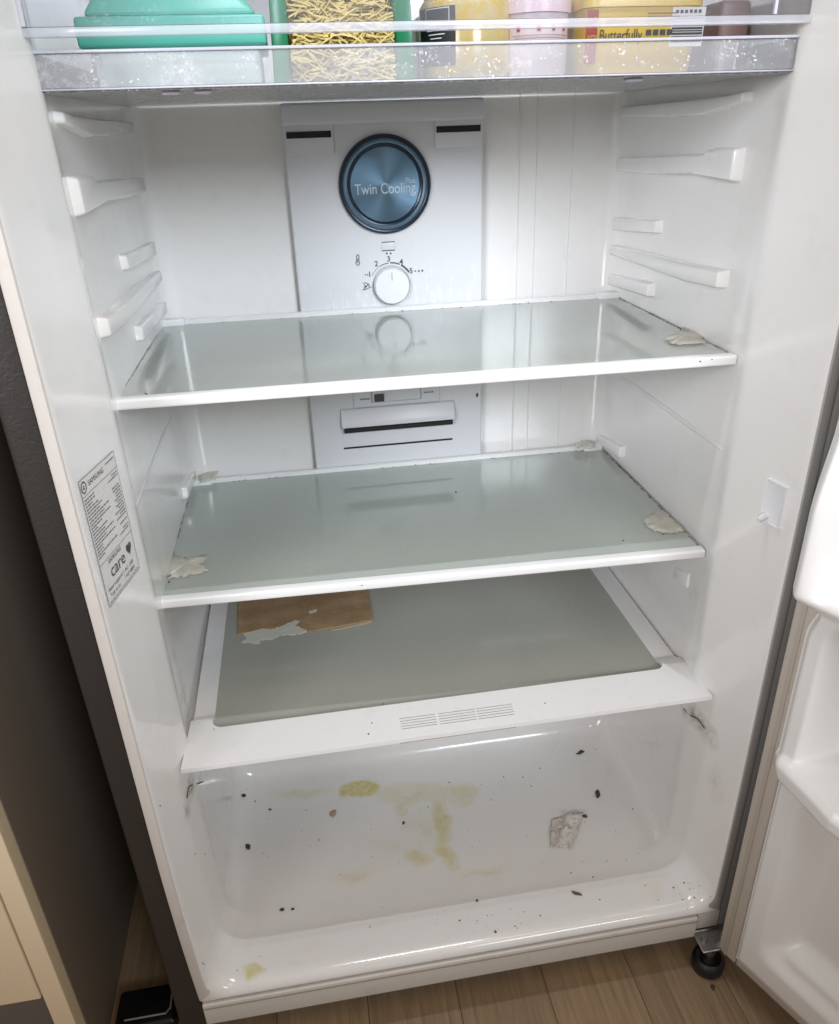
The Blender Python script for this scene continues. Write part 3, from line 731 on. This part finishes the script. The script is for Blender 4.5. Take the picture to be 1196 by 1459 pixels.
nm = bpy.data.meshes.new_from_object(frame.evaluated_get(bpy.context.evaluated_depsgraph_get()))
frame.modifiers.clear(); frame.data = nm; bpy.data.objects.remove(co)
a = at_z(566, 1030, Z3); b = at_z(733, 1012, Z3)
local(finish(box((a.x, .070, Z3 - .0160), (b.x, .112, Z3 - .0062), .001, 1), 'vent_duct', mat('duct_brown', (.11, .085, .07), .8)), cc_)  # added dark plate under the slots, standing for the shade below

# ================================================================== CHILLED TRAY + FOOD
tr = empty('chilled_tray', 'clear plastic tray with frosty wet front holding chilled food', 'tray'); tr.location = (.35, .27, 1.0665)
TX0, TX1, TY0, TY1, TZ = .0330, .6640, .0985, .468, 1.0690
def tp(bmx, name, mt, sm=40): return local(finish(bmx, name, mt, None, sm), tr)
tp(box((TX0, TY0, TZ), (TX1, TY0 + .0025, 1.0925), .0006, 1), 'front_wall', M['frosted'])
tp(box((TX0 - .001, TY0 - .0018, 1.0926), (TX1 + .001, TY0 + .0035, 1.0950), .0009, 2), 'front_rim', mat('clear_rim', (.62, .63, .70), .1, Alpha=.75))
tp(box((TX0 - .001, TY0 - .0012, TZ - .0014), (TX1 + .001, TY0 + .003, TZ - .0001), .0005, 1), 'front_foot', M['edge'])
tp(box((TX0, TY0 + .0026, TZ), (TX0 + .0025, TY1, 1.0925)), 'side_wall', M['clear'])
tp(box((TX1 - .0025, TY0 + .0026, TZ), (TX1, TY1, 1.0925)), 'side_wall', M['clear'])
tp(box((TX0 + .045, TY0 + .003, TZ + .001), (TX0 + .047, TY0 + .02, 1.092)), 'divider', M['edge']); tp(box((TX1 - .055, TY0 + .003, TZ + .001), (TX1 - .053, TY0 + .03, 1.092)), 'divider', M['edge'])
tp(box((TX0, TY0 + .0028, TZ - .0025), (TX1, TY1, TZ - .0002)), 'tray_floor', M['underside'])
for u in (238, 288, 940):
    p = at_z(u, 128 if u < 600 else 106, TZ - .003); tp(box((p.x - .007, TY0 + .012, TZ - .0055), (p.x + .007, TY0 + .024, TZ - .0026), .001, 1), 'foot_clip', M['edge'])
cv = empty('clear_storage_bin', 'clear plastic drawer front with water drops above the frosty tray', 'bin'); cv.location = (.35, .27, 1.10)
def cp(bmx, name, mt, sm=40): return local(finish(bmx, name, mt, None, sm), cv)
cp(box((.0270, .0905, 1.1090), (.6730, .0930, 1.175), .0006, 1), 'front_wall', M['clear'])
cp(box((.0250, .0870, 1.1022), (.6745, .0965, 1.1088), .0015, 2), 'front_rail', mat('clear_rail', (.62, .63, .69), .12, Alpha=.42))
for x0 in (.0270, .6705): cp(box((x0, .0932, 1.1030), (x0 + .0025, .44, 1.175)), 'side_wall', M['clear'])
cp(box((.0330, .0875, 1.1092), (.0360, .0904, 1.175)), 'upright', M['edge']); cp(box((.632, .0875, 1.1092), (.6345, .0904, 1.175)), 'upright', M['edge'])
# upper side runners on the wall carry the drawers (hidden behind the plastic)
FZ = TZ + .0002
def xat(u, y=.13): return at_y(u, 50, y).x
# mint lidded container
mint = mat('mint_plastic', (.11, .50, .38), .35); mintb = mat('milky_mint', (.62, .74, .68), .3, Alpha=.9)
a, b = xat(112), xat(376)
mc = empty('food_container', 'mint green lidded food container standing in the clear tray', 'container'); mc.location = ((a + b) / 2, .19, FZ)
local(finish(box((a + .004, .133, FZ), (b - .004, .245, 1.0975), .006, 3), 'body', mintb, None, 40), mc)
local(finish(box((a - .002, .128, 1.0978), (b + .002, .250, 1.1200), .003, 3), 'lid_rim', mint, None, 40), mc)
bm = prism([Vector((a + .003, .132, 1.1202)), Vector((b - .003, .132, 1.1202)), Vector((b - .028, .150, 1.150)), Vector((a + .022, .150, 1.150))], Vector((0, .10, 0)), .006, 3)
local(finish(bm, 'lid', mint, None, 40), mc)
# bag of shredded cheese
a, b = xat(384), xat(592)
bag = empty('cheese_bag', 'bag of yellow shredded cheese with green ends in the tray', 'food bag'); bag.location = ((a + b) / 2, .18, FZ)
green = mat('green_print', (.012, .19, .085), .3)
for x0, x1, sq in ((a, a + .014, 1), (b - .014, b, -1)):
    bm = prism([Vector((x0, .134 if sq > 0 else .142, FZ)), Vector((x1, .132 if sq < 0 else .138, FZ)), Vector((x1, .225, FZ)), Vector((x0, .22, FZ))], Vector((.003 * sq, .004, .080)), .003, 2)
    local(finish(bm, 'green_band', green, None, 40), bag)
rs = random.Random(11); bm = bmesh.new()
for k in range(900):
    L = rs.uniform(.010, .022); cx = rs.uniform(a + .017, b - .017); cz = FZ + .002 + rs.random() * .074; dep_ = .137 + .012 * ((cz - FZ) / .07) ** 2 + rs.uniform(0, .02)
    ang = rs.gauss(0, .55); yaw = rs.uniform(-.5, .5)
    d = Vector((math.cos(ang) * math.cos(yaw), math.sin(yaw), math.sin(ang))) * (L / 2); c = Vector((cx, dep_, cz))
    if c.z - abs(d.z) < FZ + .001: c.z = FZ + .0015 + abs(d.z)
    c.x = max(a + .016 + abs(d.x), min(b - .016 - abs(d.x), c.x))
    merge_pts = [c - d, c + Vector((0, -.001, rs.uniform(-.0015, .0015))), c + d]
    rr = .0010
    ringsv = []
    for q in merge_pts: ringsv.append([bm.verts.new(q + Vector((0, math.cos(t) * rr, math.sin(t) * rr))) for t in (0.8, 2.4, 3.9, 5.5)])
    for A_, B_ in zip(ringsv, ringsv[1:]):
        for q in range(4): bm.faces.new((A_[q], A_[(q + 1) % 4], B_[(q + 1) % 4], B_[q]))
cheese = mat('cheese_yellow', (.66, .53, .18), .5)
o = local(finish(bm, 'shredded_cheese', cheese), bag); o['kind'] = 'stuff'
bm = prism([Vector((a + .0155, .1600, FZ + .001)), Vector((b - .0155, .1600, FZ + .001)), Vector((b - .0155, .21, FZ + .001)), Vector((a + .0155, .21, FZ + .001))], Vector((0, .006, .072)), .004, 2)
local(finish(bm, 'cheese_core', cheese, None, 40), bag)
# jar with black label
jx = xat(668, .165); jc = Vector((jx, .178, FZ)); jr = .0415
jar = empty('marinated_jar', 'glass jar of golden oil with black printed label', 'jar'); jar.location = jc
oil = mat('golden_oil', (.62, .42, .02), .15); N = NT(oil); v = N.coord()
N.set('Base Color', N.mix(N.ramp(N.noise(v, 55, 3, .6), [(.40, 0.0), (.60, 1.0)]), (.46, .29, .008), (.44, .35, .16)))
local(finish(lathe([(.001, 0), (jr - .005, 0), (jr - .001, .004), (jr, .010), (jr, .058), (jr - .006, .066), (.001, .066)], jc, 'Z', 48), 'glass_body', oil, None, 50), jar)
local(finish(lathe([(.001, .0662), (jr - .003, .0662), (jr - .002, .080), (.001, .081)], jc, 'Z', 40), 'lid', mat('jar_lid', (.5, .42, .2), .3, .8), None, 50), jar)
def wrap(c, r, ang, z): return Vector((c.x + math.sin(ang) * r, c.y - math.cos(ang) * r, z))
def cyl_patch(c, r, a0, a1, z0, z1, n=14):
    bm = bmesh.new(); pr = None
    for k in range(n + 1):
        a_ = a0 + (a1 - a0) * k / n; cur = [bm.verts.new(wrap(c, r, a_, z)) for z in (z0, z1)]
        if pr: bm.faces.new((pr[0], cur[0], cur[1], pr[1]))
        pr = cur
    return bm
lb = local(finish(cyl_patch(jc, jr + .0006, -1.5, -.42, FZ + .012, FZ + .056), 'paper_label', mat('black_paper', (.012, .012, .013), .5), None, 180), jar)
white = mat('white_print', (.75, .75, .73), .5)
def wrap_text(body, size, c, r, ang, z, par, mt, sx=1.0):
    bm = text_mesh(body, size, 'CENTER'); remap(bm, lambda p: wrap(c, r, ang + p.x * sx / r, z + p.y)); return finish(bm, 'lettering', mt, par)
wrap_text('MARINATED', .0058, jc, jr + .0011, -.86, FZ + .0275, lb, white, .95)
for (z0, z1) in ((.0425, .0431), (.0545, .0551)): finish(cyl_patch(jc, jr + .0010, -1.15, -.55, FZ + z0, FZ + z1), 'printed_line', white, lb)
for a_ in (-1.15, -.55): finish(cyl_patch(jc, jr + .0010, a_ - .007, a_ + .007, FZ + .0425, FZ + .0551, 2), 'printed_line', white, lb)
for k in range(3): finish(cyl_patch(jc, jr + .0010, -1.12 + .05 * k, -.58 - .07 * k, FZ + .0385 - k * .003, FZ + .0392 - k * .003), 'printed_line', white, lb)
# pink pot
pcx = xat(768, .155); pc_ = Vector((pcx, .170, FZ)); prd = .0295
pot = empty('pink_pot', 'small white and pink pot printed with red berries', 'pot'); pot.location = pc_
local(finish(lathe([(.001, 0), (prd - .002, 0), (prd, .003), (prd + .001, .050), (.001, .050)], pc_, 'Z', 44), 'body', mat('pink_white', (.66, .55, .55), .35), None, 50), pot)
local(finish(lathe([(.001, .0502), (prd + .003, .0502), (prd + .003, .060), (prd, .062), (.001, .062)], pc_, 'Z', 44), 'lid', mat('pink_lid', (.68, .52, .54), .3), None, 50), pot)
red = mat('berry_red', (.35, .02, .035), .5)
for k, a_ in enumerate((-.75, -.15, .30, .72)):
    finish(cyl_patch(pc_, prd + .0012, a_ - .05, a_ + .05, FZ + .0365, FZ + .0405, 3), 'printed_berry', red, pot.children[0])
for k in range(4): finish(cyl_patch(pc_, prd + .0012, -.95 + .06 * k, .9 - .1 * (k % 2), FZ + .0330 - .0022 * k, FZ + .0335 - .0022 * k), 'printed_line', mat('grey_print', (.3, .25, .26), .5), pot.children[0])
# yellow spread tub
a, b = xat(836), xat(1003)
tub = empty('butter_tub', 'yellow butter spread tub with barcode in the clear tray', 'tub'); tub.location = ((a + b) / 2, .18, FZ)
ym = mat('tub_yellow', (.66, .45, .075), .35); N = NT(ym)
cx, cy = (a + b) / 2, .178
def tubring(k, z): # tapers towards the foot
    hw, hd = (b - a) / 2 * k, .046 * k; return [(cx + x, cy + y, z) for x, y in rounded(-hw, hw, -hd, hd, .014, 6)]
bm = bmesh.new(); L_ = [[bm.verts.new(p) for p in tubring(k, z)] for k, z in ((.90, FZ), (.93, FZ + .003), (1.0, FZ + .052), (1.03, FZ + .052), (1.03, FZ + .064), (1.0, FZ + .066))]
for A_, B_ in zip(L_, L_[1:]):
    for q in range(len(A_)): bm.faces.new((A_[q], A_[(q + 1) % len(A_)], B_[(q + 1) % len(A_)], B_[q]))
bm.faces.new(L_[0]); bm.faces.new(L_[-1])
tb_ = local(finish(bm, 'body', ym, None, 40), tub)
def tubface(x, z, off=.0006): # front face of the tub
    k = .93 + .07 * (z - FZ - .003) / .049; return Vector((cx + (x - cx), cy - .046 * k - off, z))
def tub_quad(x0, x1, z0, z1, name, mt, off=.0006):
    bm = bmesh.new(); bm.faces.new([bm.verts.new(tubface(x, z, off)) for x, z in ((x0, z0), (x1, z0), (x1, z1), (x0, z1))]); return finish(bm, name, mt, tb_)
def tub_text(body, size, x, z, mt, sx=1.0, align='LEFT'):
    bm = text_mesh(body, size, align); remap(bm, lambda p: tubface(x + p.x * sx, z + p.y, .0009)); return finish(bm, 'lettering', mt, tb_)
orange = mat('brown_red_print', (.30, .045, .02), .5)
tub_quad(a + .0002, a + .0105, FZ + .010, FZ + .050, 'printed_panel', orange, .0005)
tub_text('BUTTER', .0058, a + .002, FZ + .029, ym, .4)
tub_text('Butterfully', .0130, a + .0125, FZ + .0305, M['ink'], .72)
tub_text('deliciously', .0062, a + .018, FZ + .0415, orange, .8)
xb = a + .0555
for k in range(4): tub_quad(xb, xb + .030 - .004 * (k % 2), FZ + .0385 + k * .0026, FZ + .0395 + k * .0026, 'printed_line', mat('brown_print', (.22, .13, .04), .5))
for k in range(4): tub_quad(xb + .0065 * k, xb + .0065 * k + .005, FZ + .0305, FZ + .0348, 'printed_mark', M['ink'])
for k in range(3): tub_quad(xb + .0065 * k + .001, xb + .0065 * k + .0045, FZ + .0265, FZ + .0288, 'printed_mark', M['ink'])
x0, x1 = a + .079, a + .108
tub_quad(x0 - .001, x1 + .001, FZ + .0215, FZ + .0510, 'barcode_field', mat('barcode_white', (.78, .74, .66), .5), .0005)
rs = random.Random(5); z = FZ + .0250
while z < FZ + .0440: h = rs.choice([.0007, .0011, .0017]); tub_quad(x0, x1, z, z + h, 'barcode_bar', M['ink'], .0009); z += h + rs.choice([.0006, .0010])
for k in range(6): tub_quad(x0 + .002 + k * .0042, x0 + .0048 + k * .0042, FZ + .0465, FZ + .0490, 'barcode_digit', M['ink'], .0009)
# brown packet at the right, pale packet behind the jar
def packet(name, label, x0, x1, y0, y1, h, mt, cat):
    bm = box((x0, y0, FZ), (x1, y1, FZ + h), .004, 3)
    for vv in bm.verts: vv.co.x += .003 * noise.noise(vv.co * 40); vv.co.y += .004 * noise.noise(vv.co * 30 + Vector((9, 0, 0)))
    return tag(finish(bm, name, mt, None, 60), label, cat)
packet('brown_packet', 'dull brown packet beside the yellow butter tub', xat(1012, .18), xat(1056, .18), .165, .26, .060, mat('brown_wrap', (.20, .12, .10), .4), 'packet')
packet('pale_packet', 'pale olive packet between the cheese bag and the jar', xat(589, .215), xat(610, .215), .200, .28, .055, mat('olive_wrap', (.45, .45, .30), .4), 'packet')
packet('grey_packet', 'grey packet between the pink pot and the butter tub', xat(802, .225), xat(838, .225), .235, .30, .055, mat('grey_wrap', (.22, .24, .25), .4), 'packet')

# ================================================================== LOOSE THINGS
# tape patches
tape = mat('masking_tape', (.66, .62, .47), .55); N = NT(tape); v = N.coord()
N.set('Base Color', N.mix(N.ramp(N.noise(v, 60, 5, .65), [(.35, 0.0), (.65, 1.0)]), (.86, .85, .79), (.74, .72, .62))); N.bump(N.noise(v, 180, 4), .6, .0015)
tape.node_tree.nodes['Principled BSDF'].inputs['Alpha'].default_value = .52
def tape_patch(uvs, z, label, wall=None, lift=.0008):
    """torn patch lying on a shelf, its last outline points running up the wall"""
    bm = bmesh.new(); P = []
    for i, (u, v) in enumerate(uvs):
        p = at_z(u, v, z + lift); P.append(p)
    # subdivide outline with torn jitter
    Q = []
    rs = random.Random(int(uvs[0][0]))
    for i in range(len(P)):
        a, b = P[i], P[(i + 1) % len(P)]
        for k in range(7):
            q = a.lerp(b, k / 7); 
            if k: q += Vector((rs.uniform(-.0022, .0022), rs.uniform(-.0026, .0026), 0))
            Q.append(q)
    c = sum(Q, Vector()) / len(Q)
    top = [bm.verts.new(q) for q in Q]; midr = [bm.verts.new(c.lerp(q, .62) + Vector((0, 0, abs(rs.gauss(0, .0008))))) for q in Q]; ctr = bm.verts.new(c + Vector((0, 0, .0012)))
    n = len(Q)
    for k in range(n): bm.faces.new((top[k], top[(k + 1) % n], midr[(k + 1) % n], midr[k])); bm.faces.new((midr[k], midr[(k + 1) % n], ctr))
    if wall:
        xw, seq = wall # strip that climbs the wall
        lo = [bm.verts.new(at_x(u, v, xw)) for u, v in seq[0]]; hi = [bm.verts.new(at_x(u, v, xw)) for u, v in seq[1]]
        for k in range(len(lo) - 1): bm.faces.new((lo[k], lo[k + 1], hi[k + 1], hi[k]))
    o = finish(bm, 'tape_patch', tape, None, 50)
    sol = o.modifiers.new('thickness', 'SOLIDIFY'); sol.thickness = .0005; sol.offset = 1
    return tag(o, label, 'tape', 'torn masking tape patches on the shelves')
tape_patch([(948, 482), (972, 472), (978, 462), (985, 458), (1000, 478), (1006, 489), (985, 490), (960, 491)], Z1, 'yellowed masking tape patch on the topmost shelf against the wall')
tape_patch([(238, 800), (246, 789), (258, 796), (276, 793), (296, 790), (290, 805), (296, 814), (268, 820), (240, 825), (236, 815)], Z2, 'crumpled masking tape patch on the middle shelf beside the sticker side')
tape_patch([(918, 738), (930, 730), (946, 728), (962, 742), (977, 757), (958, 760), (934, 757), (920, 748)], Z2, 'torn masking tape patch on the middle shelf near the light switch')
tape_patch([(282, 679), (296, 672), (310, 671), (308, 683), (285, 688)], Z2 + .007, 'small tape scrap on the back corner of the middle shelf, sticker side')
tape_patch([(818, 632), (834, 627), (846, 630), (848, 638), (824, 640)], Z2 + .008, 'small tape scrap on the back corner of the middle shelf, switch side')
# torn cardboard
cb = mat('brown_cardboard', (.26, .155, .075), .75); N = NT(cb); v = N.coord()
cbc = N.mix(N.ramp(N.noise(v, 18, 5, .6), [(.38, 0.0), (.62, 1.0)]), (.44, .30, .17), (.31, .19, .10))
cbc = N.mix(N.math('MULTIPLY', N.ramp(N.noise(v, 70, 5, .7, 1.0), [(.62, 0.0), (.70, 1.0)]), .5), cbc, (.45, .33, .20)); N.set('Base Color', cbc); N.bump(N.noise(v, 120, 4), .5, .002)
pap = mat('torn_white_paper', (.66, .64, .57), .8)
ZG = Z3 - .0092
card = empty('cardboard_piece', 'torn brown cardboard piece lying on the crisper cover glass', 'cardboard')
def flat(uvs, z, th, jit, seed, mt, name, parent):
    rs = random.Random(seed); Q = []; P = [at_z(u, v, z) for u, v in uvs]
    for i in range(len(P)):
        a, b = P[i], P[(i + 1) % len(P)]; n = max(1, int((b - a).length / .0022))
        for k in range(n):
            q = a.lerp(b, k / n)
            if k: q += Vector((rs.uniform(-jit, jit), rs.uniform(-jit, jit), 0))
            Q.append(q)
    bm = prism(Q, Vector((0, 0, th))); return local(finish(bm, name, mt), parent)
card.location = at_z(430, 880, ZG)
flat([(339, 905), (340, 830), (520, 815), (531, 884), (500, 890), (470, 896), (440, 901), (425, 893), (395, 898), (375, 897)], ZG + .0003, .0022, .0008, 4, cb, 'kraft_face', card)
flat([(345, 902), (376, 896), (400, 897), (427, 884), (430, 886), (441, 893), (438, 901), (420, 905), (400, 905), (388, 911), (372, 912), (369, 917), (344, 916), (352, 909)], ZG + .0002, .0012, .0016, 9, pap, 'torn_ply', card)
flat([(382, 898), (402, 892), (420, 884), (428, 885), (418, 894), (400, 900)], ZG + .0026, .0004, .0012, 10, pap, 'torn_ply', card)
flat([(440, 871), (452, 868), (451, 872), (442, 875)], ZG + .0026, .0003, .0006, 12, pap, 'torn_ply', card)
flat([(470, 896.5), (500, 890.5), (530, 883), (530, 886.5), (500, 894), (472, 899.5)], ZG + .0002, .0012, .0005, 13, mat('card_edge', (.50, .40, .27), .8), 'card_edge', card)
# crumpled white wrapper
wr = mat('wrapper_white', (.66, .63, .60), .4); N = NT(wr); v = N.coord()
N.set('Base Color', N.mix(N.math('MULTIPLY', N.ramp(N.noise(v, 85, 4, .7), [(.48, 0.0), (.62, 1.0)]), .6), (.66, .64, .61), (.34, .20, .15)))
corners = [at_z(u, v, FLZ + .0016) for u, v in ((783, 1209), (817, 1209), (831, 1162), (786, 1168))]
bm = bmesh.new(); G = 16; rs = random.Random(2); grid = []
for j in range(G + 1):
    row = []
    for i in range(G + 1):
        a_, b_ = i / G, j / G
        e_ = .0025 * noise.noise(Vector((a_ * 5, b_ * 5, 3)))
        q = corners[0].lerp(corners[1], a_).lerp(corners[3].lerp(corners[2], a_), b_)
        fold = max(0.0, 1 - abs(a_ - .48 - .12 * (b_ - .5)) / .16)
        up_ = .009 * fold * (.5 + .5 * b_) + .0045 * abs(noise.noise(Vector((a_ * 4.2, b_ * 3.1, 0)))) + .003 * abs(noise.noise(Vector((a_ * 10, b_ * 8, 5)))) + (.006 * b_ ** 3 * a_)
        edge_ = (0 if 0 < i < G and 0 < j < G else 1)
        row.append(bm.verts.new(q + Vector((e_ * (1 + edge_), e_ * (1 + edge_), up_))))
    grid.append(row)
for j in range(G):
    for i in range(G): bm.faces.new((grid[j][i], grid[j][i + 1], grid[j + 1][i + 1], grid[j + 1][i]))
o = finish(bm, 'wrapper_scrap', wr, None, 25); sol = o.modifiers.new('thickness', 'SOLIDIFY'); sol.thickness = .0004
tag(o, 'crumpled white wrapper scrap on the stained refrigerator floor', 'wrapper')
# crumbs
dark = mat('dark_crumb', (.065, .052, .040), .85); brownm = mat('brown_crumb', (.13, .075, .045), .8)
def lump(c, nrm, r, seed, squash=.6, stretch=1.0, ang=0):
    bm = bmesh.new(); bmesh.ops.create_icosphere(bm, subdivisions=2, radius=1)
    z = nrm.normalized(); x_ = z.orthogonal().normalized(); y_ = z.cross(x_); ca, sa = math.cos(ang), math.sin(ang); x_, y_ = x_ * ca + y_ * sa, y_ * ca - x_ * sa
    for v in bm.verts:
        k = 1 + .75 * noise.noise(v.co * 1.3 + Vector((seed * 3.1, 0, 0))) + .45 * noise.noise(v.co * 3.0 + Vector((0, seed * 1.7, 0))); q = v.co * k
        v.co = c + x_ * (q.x * r * stretch) + y_ * (q.y * r) + z * ((q.z + .8) * r * squash)
    return bm
big = [(347, 1134, 4, 1.5), (353, 1207, 5, 1.4), (402, 1297, 4.2, 1), (417, 1296, 3, 1), (852, 1132, 4.8, 2.0), (834, 1164, 4, 1.3), (385, 1154, 2.4, 1.3), (680, 1284, 2.6, 1), (706, 1328, 2.2, 1.2), (822, 1274, 3.2, 3.0), (827, 1073, 4, 2.4), (575, 1173, 2.6, 1.6)]
for k, (u, v, rp, st) in enumerate(big):
    c, nn = hit(u, v)
    if c is None: continue
    r = rp * (c - CAM).length / FPX * .60
    o = finish(lump(c, nn, r, k + 1, .55, st, k * .9), 'crumb', dark if k not in (9,) else brownm, None, 60)
    own = {4: 'long dark leaf crumb on the compartment floor above the wrapper scrap', 5: 'dark round crumb touching the corner of the wrapper scrap', 9: 'thin brown stick crumb lying at the edge of the front ledge',
           10: 'thin curved stem crumb at the back of the compartment floor', 2: 'larger dark crumb of the pair on the compartment floor', 3: 'smaller dark crumb of the pair on the compartment floor', 8: 'dark crumb on the bright front ledge', 7: 'dark crumb beside the fine floor ridges', 11: 'small dark crumb between the yellow stains'}
    tag(o, own.get(k, 'dark dried crumb on the unstained floor below the crisper cover'), 'crumb', 'dark crumbs on the compartment floor')
c, nn = hit(475, 1160); o = finish(lump(c, nn, .0042, 31, .4, 1.5, .5), 'onion_flake', mat('onion_skin', (.42, .30, .24), .5), None, 60); tag(o, 'pale curled onion skin flake on the stained floor', 'flake')
rs = random.Random(21); bm = bmesh.new()
def speck(c, nn, r, seed):
    b2 = bmesh.new(); bmesh.ops.create_icosphere(b2, subdivisions=1, radius=1)
    for v in b2.verts: v.co = c + (v.co * (1 + .5 * noise.noise(v.co * 2 + Vector((seed, 0, 0))))) * r
    merge(bm, b2)
named = [(352, 1124), (364, 1142), (436, 1155), (430, 1184), (455, 1197), (376, 1216), (278, 1217), (292, 1217), (484, 1246), (545, 1293), (527, 1321), (640, 1115), (610, 1150), (673, 1207), (718, 1107), (745, 1108), (757, 1120), (770, 1095), (788, 1070), (850, 1068), (836, 1086), (902, 1153), (830, 1228), (814, 1244), (865, 1227), (845, 1250), (338, 1383), (370, 1363), (290, 1374), (288, 1372), (655, 1312), (680, 1312), (734, 1320), (770, 1305), (855, 1282), (938, 1283), (973, 1282), (990, 1279), (975, 1258), (960, 1265), (920, 1262), (228, 1148), (700, 1140)]
for k in range(46): named.append((rs.uniform(300, 960), rs.uniform(1110, 1230)))
for k in range(12): named.append((rs.gauss(980, 20), rs.gauss(1270, 10)))
for k in range(16): named.append((rs.uniform(620, 760), rs.uniform(1295, 1330)))
for k, (u, v) in enumerate(named):
    c, nn = hit(u, v)
    if c is None or c.y > .5: continue
    speck(c, nn, (.00105 if k < 43 else .0006) * rs.uniform(.6, 1.3), k)
for k in range(120): # grime along the shelf edges
    which = rs.random(); f = rs.random() ** 1.4
    if which < .25: c = pt1(.0015, rs.uniform(.03, .9), -.0005)
    elif which < .45: c = pt2(.0015, rs.uniform(.03, .9), -.0005)
    elif which < .7: c = pt1(rs.uniform(.05, .95), .968 + rs.uniform(-.006, .004), -.0006)
    elif which < .9: c = pt2(rs.uniform(.05, .95), .968 + rs.uniform(-.006, .004), -.0006)
    else: c = pt1(.996, rs.uniform(.2, .97), 0)
    speck(c, Vector((0, 0, 1)), .0007 * rs.uniform(.5, 1.6), k)
for u, v, z in ((650, 701, Z2), (516, 834, Z2 + .001), (946, 761, Z2), (888, 770, Z2), (241, 829, Z2), (546, 1003, Z3), (530, 1030, Z3), (525, 1046, Z3), (777, 1002, Z3), (305, 1039, Z3), (246, 756, Z2), (208, 561, Z1), (1015, 512, Z1 + .001), (998, 515, Z1)):
    speck(at_z(u, v, z + .0004), Vector((0, 0, 1)), .0012 * rs.uniform(.6, 1.1), u)
sp_ = finish(bm, 'food_specks', dark, None, 60); tag(sp_, 'tiny dark food specks scattered over shelves and floor', 'specks', kind='stuff')
# crumb on the wooden floor
o = finish(lump(at_z(1016, 1408, FLOOR), Vector((0, 0, 1)), .0028, 50, .6, 1.2), 'floor_crumb', dark, None, 60); tag(o, 'single dark crumb on the wooden floor near the levelling foot', 'crumb')
# crumbs on the door ledge
bm = bmesh.new(); rs = random.Random(33)
for k in range(9):
    u, v = rs.uniform(1150, 1196), 0
    s = rs.uniform(.055, .14); 
    hit_ = DBVH.ray_cast(D(s, rs.uniform(-.03, .012), .5), Vector((0, 0, -1)))
    if hit_[0] is not None: speck(hit_[0], Vector((0, 0, 1)), .0008 * rs.uniform(.5, 1.2), k)
o = finish(bm, 'ledge_specks', dark, None, 60); tag(o, 'dark specks on the ledge of the open door', 'specks', kind='stuff')
# hair-like grime strands by the crisper corners
for uvs, lab in (([(266, 1137), (268, 1122), (272, 1119), (282, 1117), (289, 1114)], 'dark hair-like grime strand below the crisper cover, sticker side'), ([(975, 1010), (985, 1020), (995, 1024), (1005, 1038)], 'dark hair-like grime strand below the crisper cover, switch side')):
    P = []
    for u, v in uvs:
        c, nn = hit(u, v)
        if c is not None: P.append(c + nn * .0006)
    if len(P) > 2: tag(finish(tube(P, .0006, 5), 'grime_strand', dark), lab, 'grime')
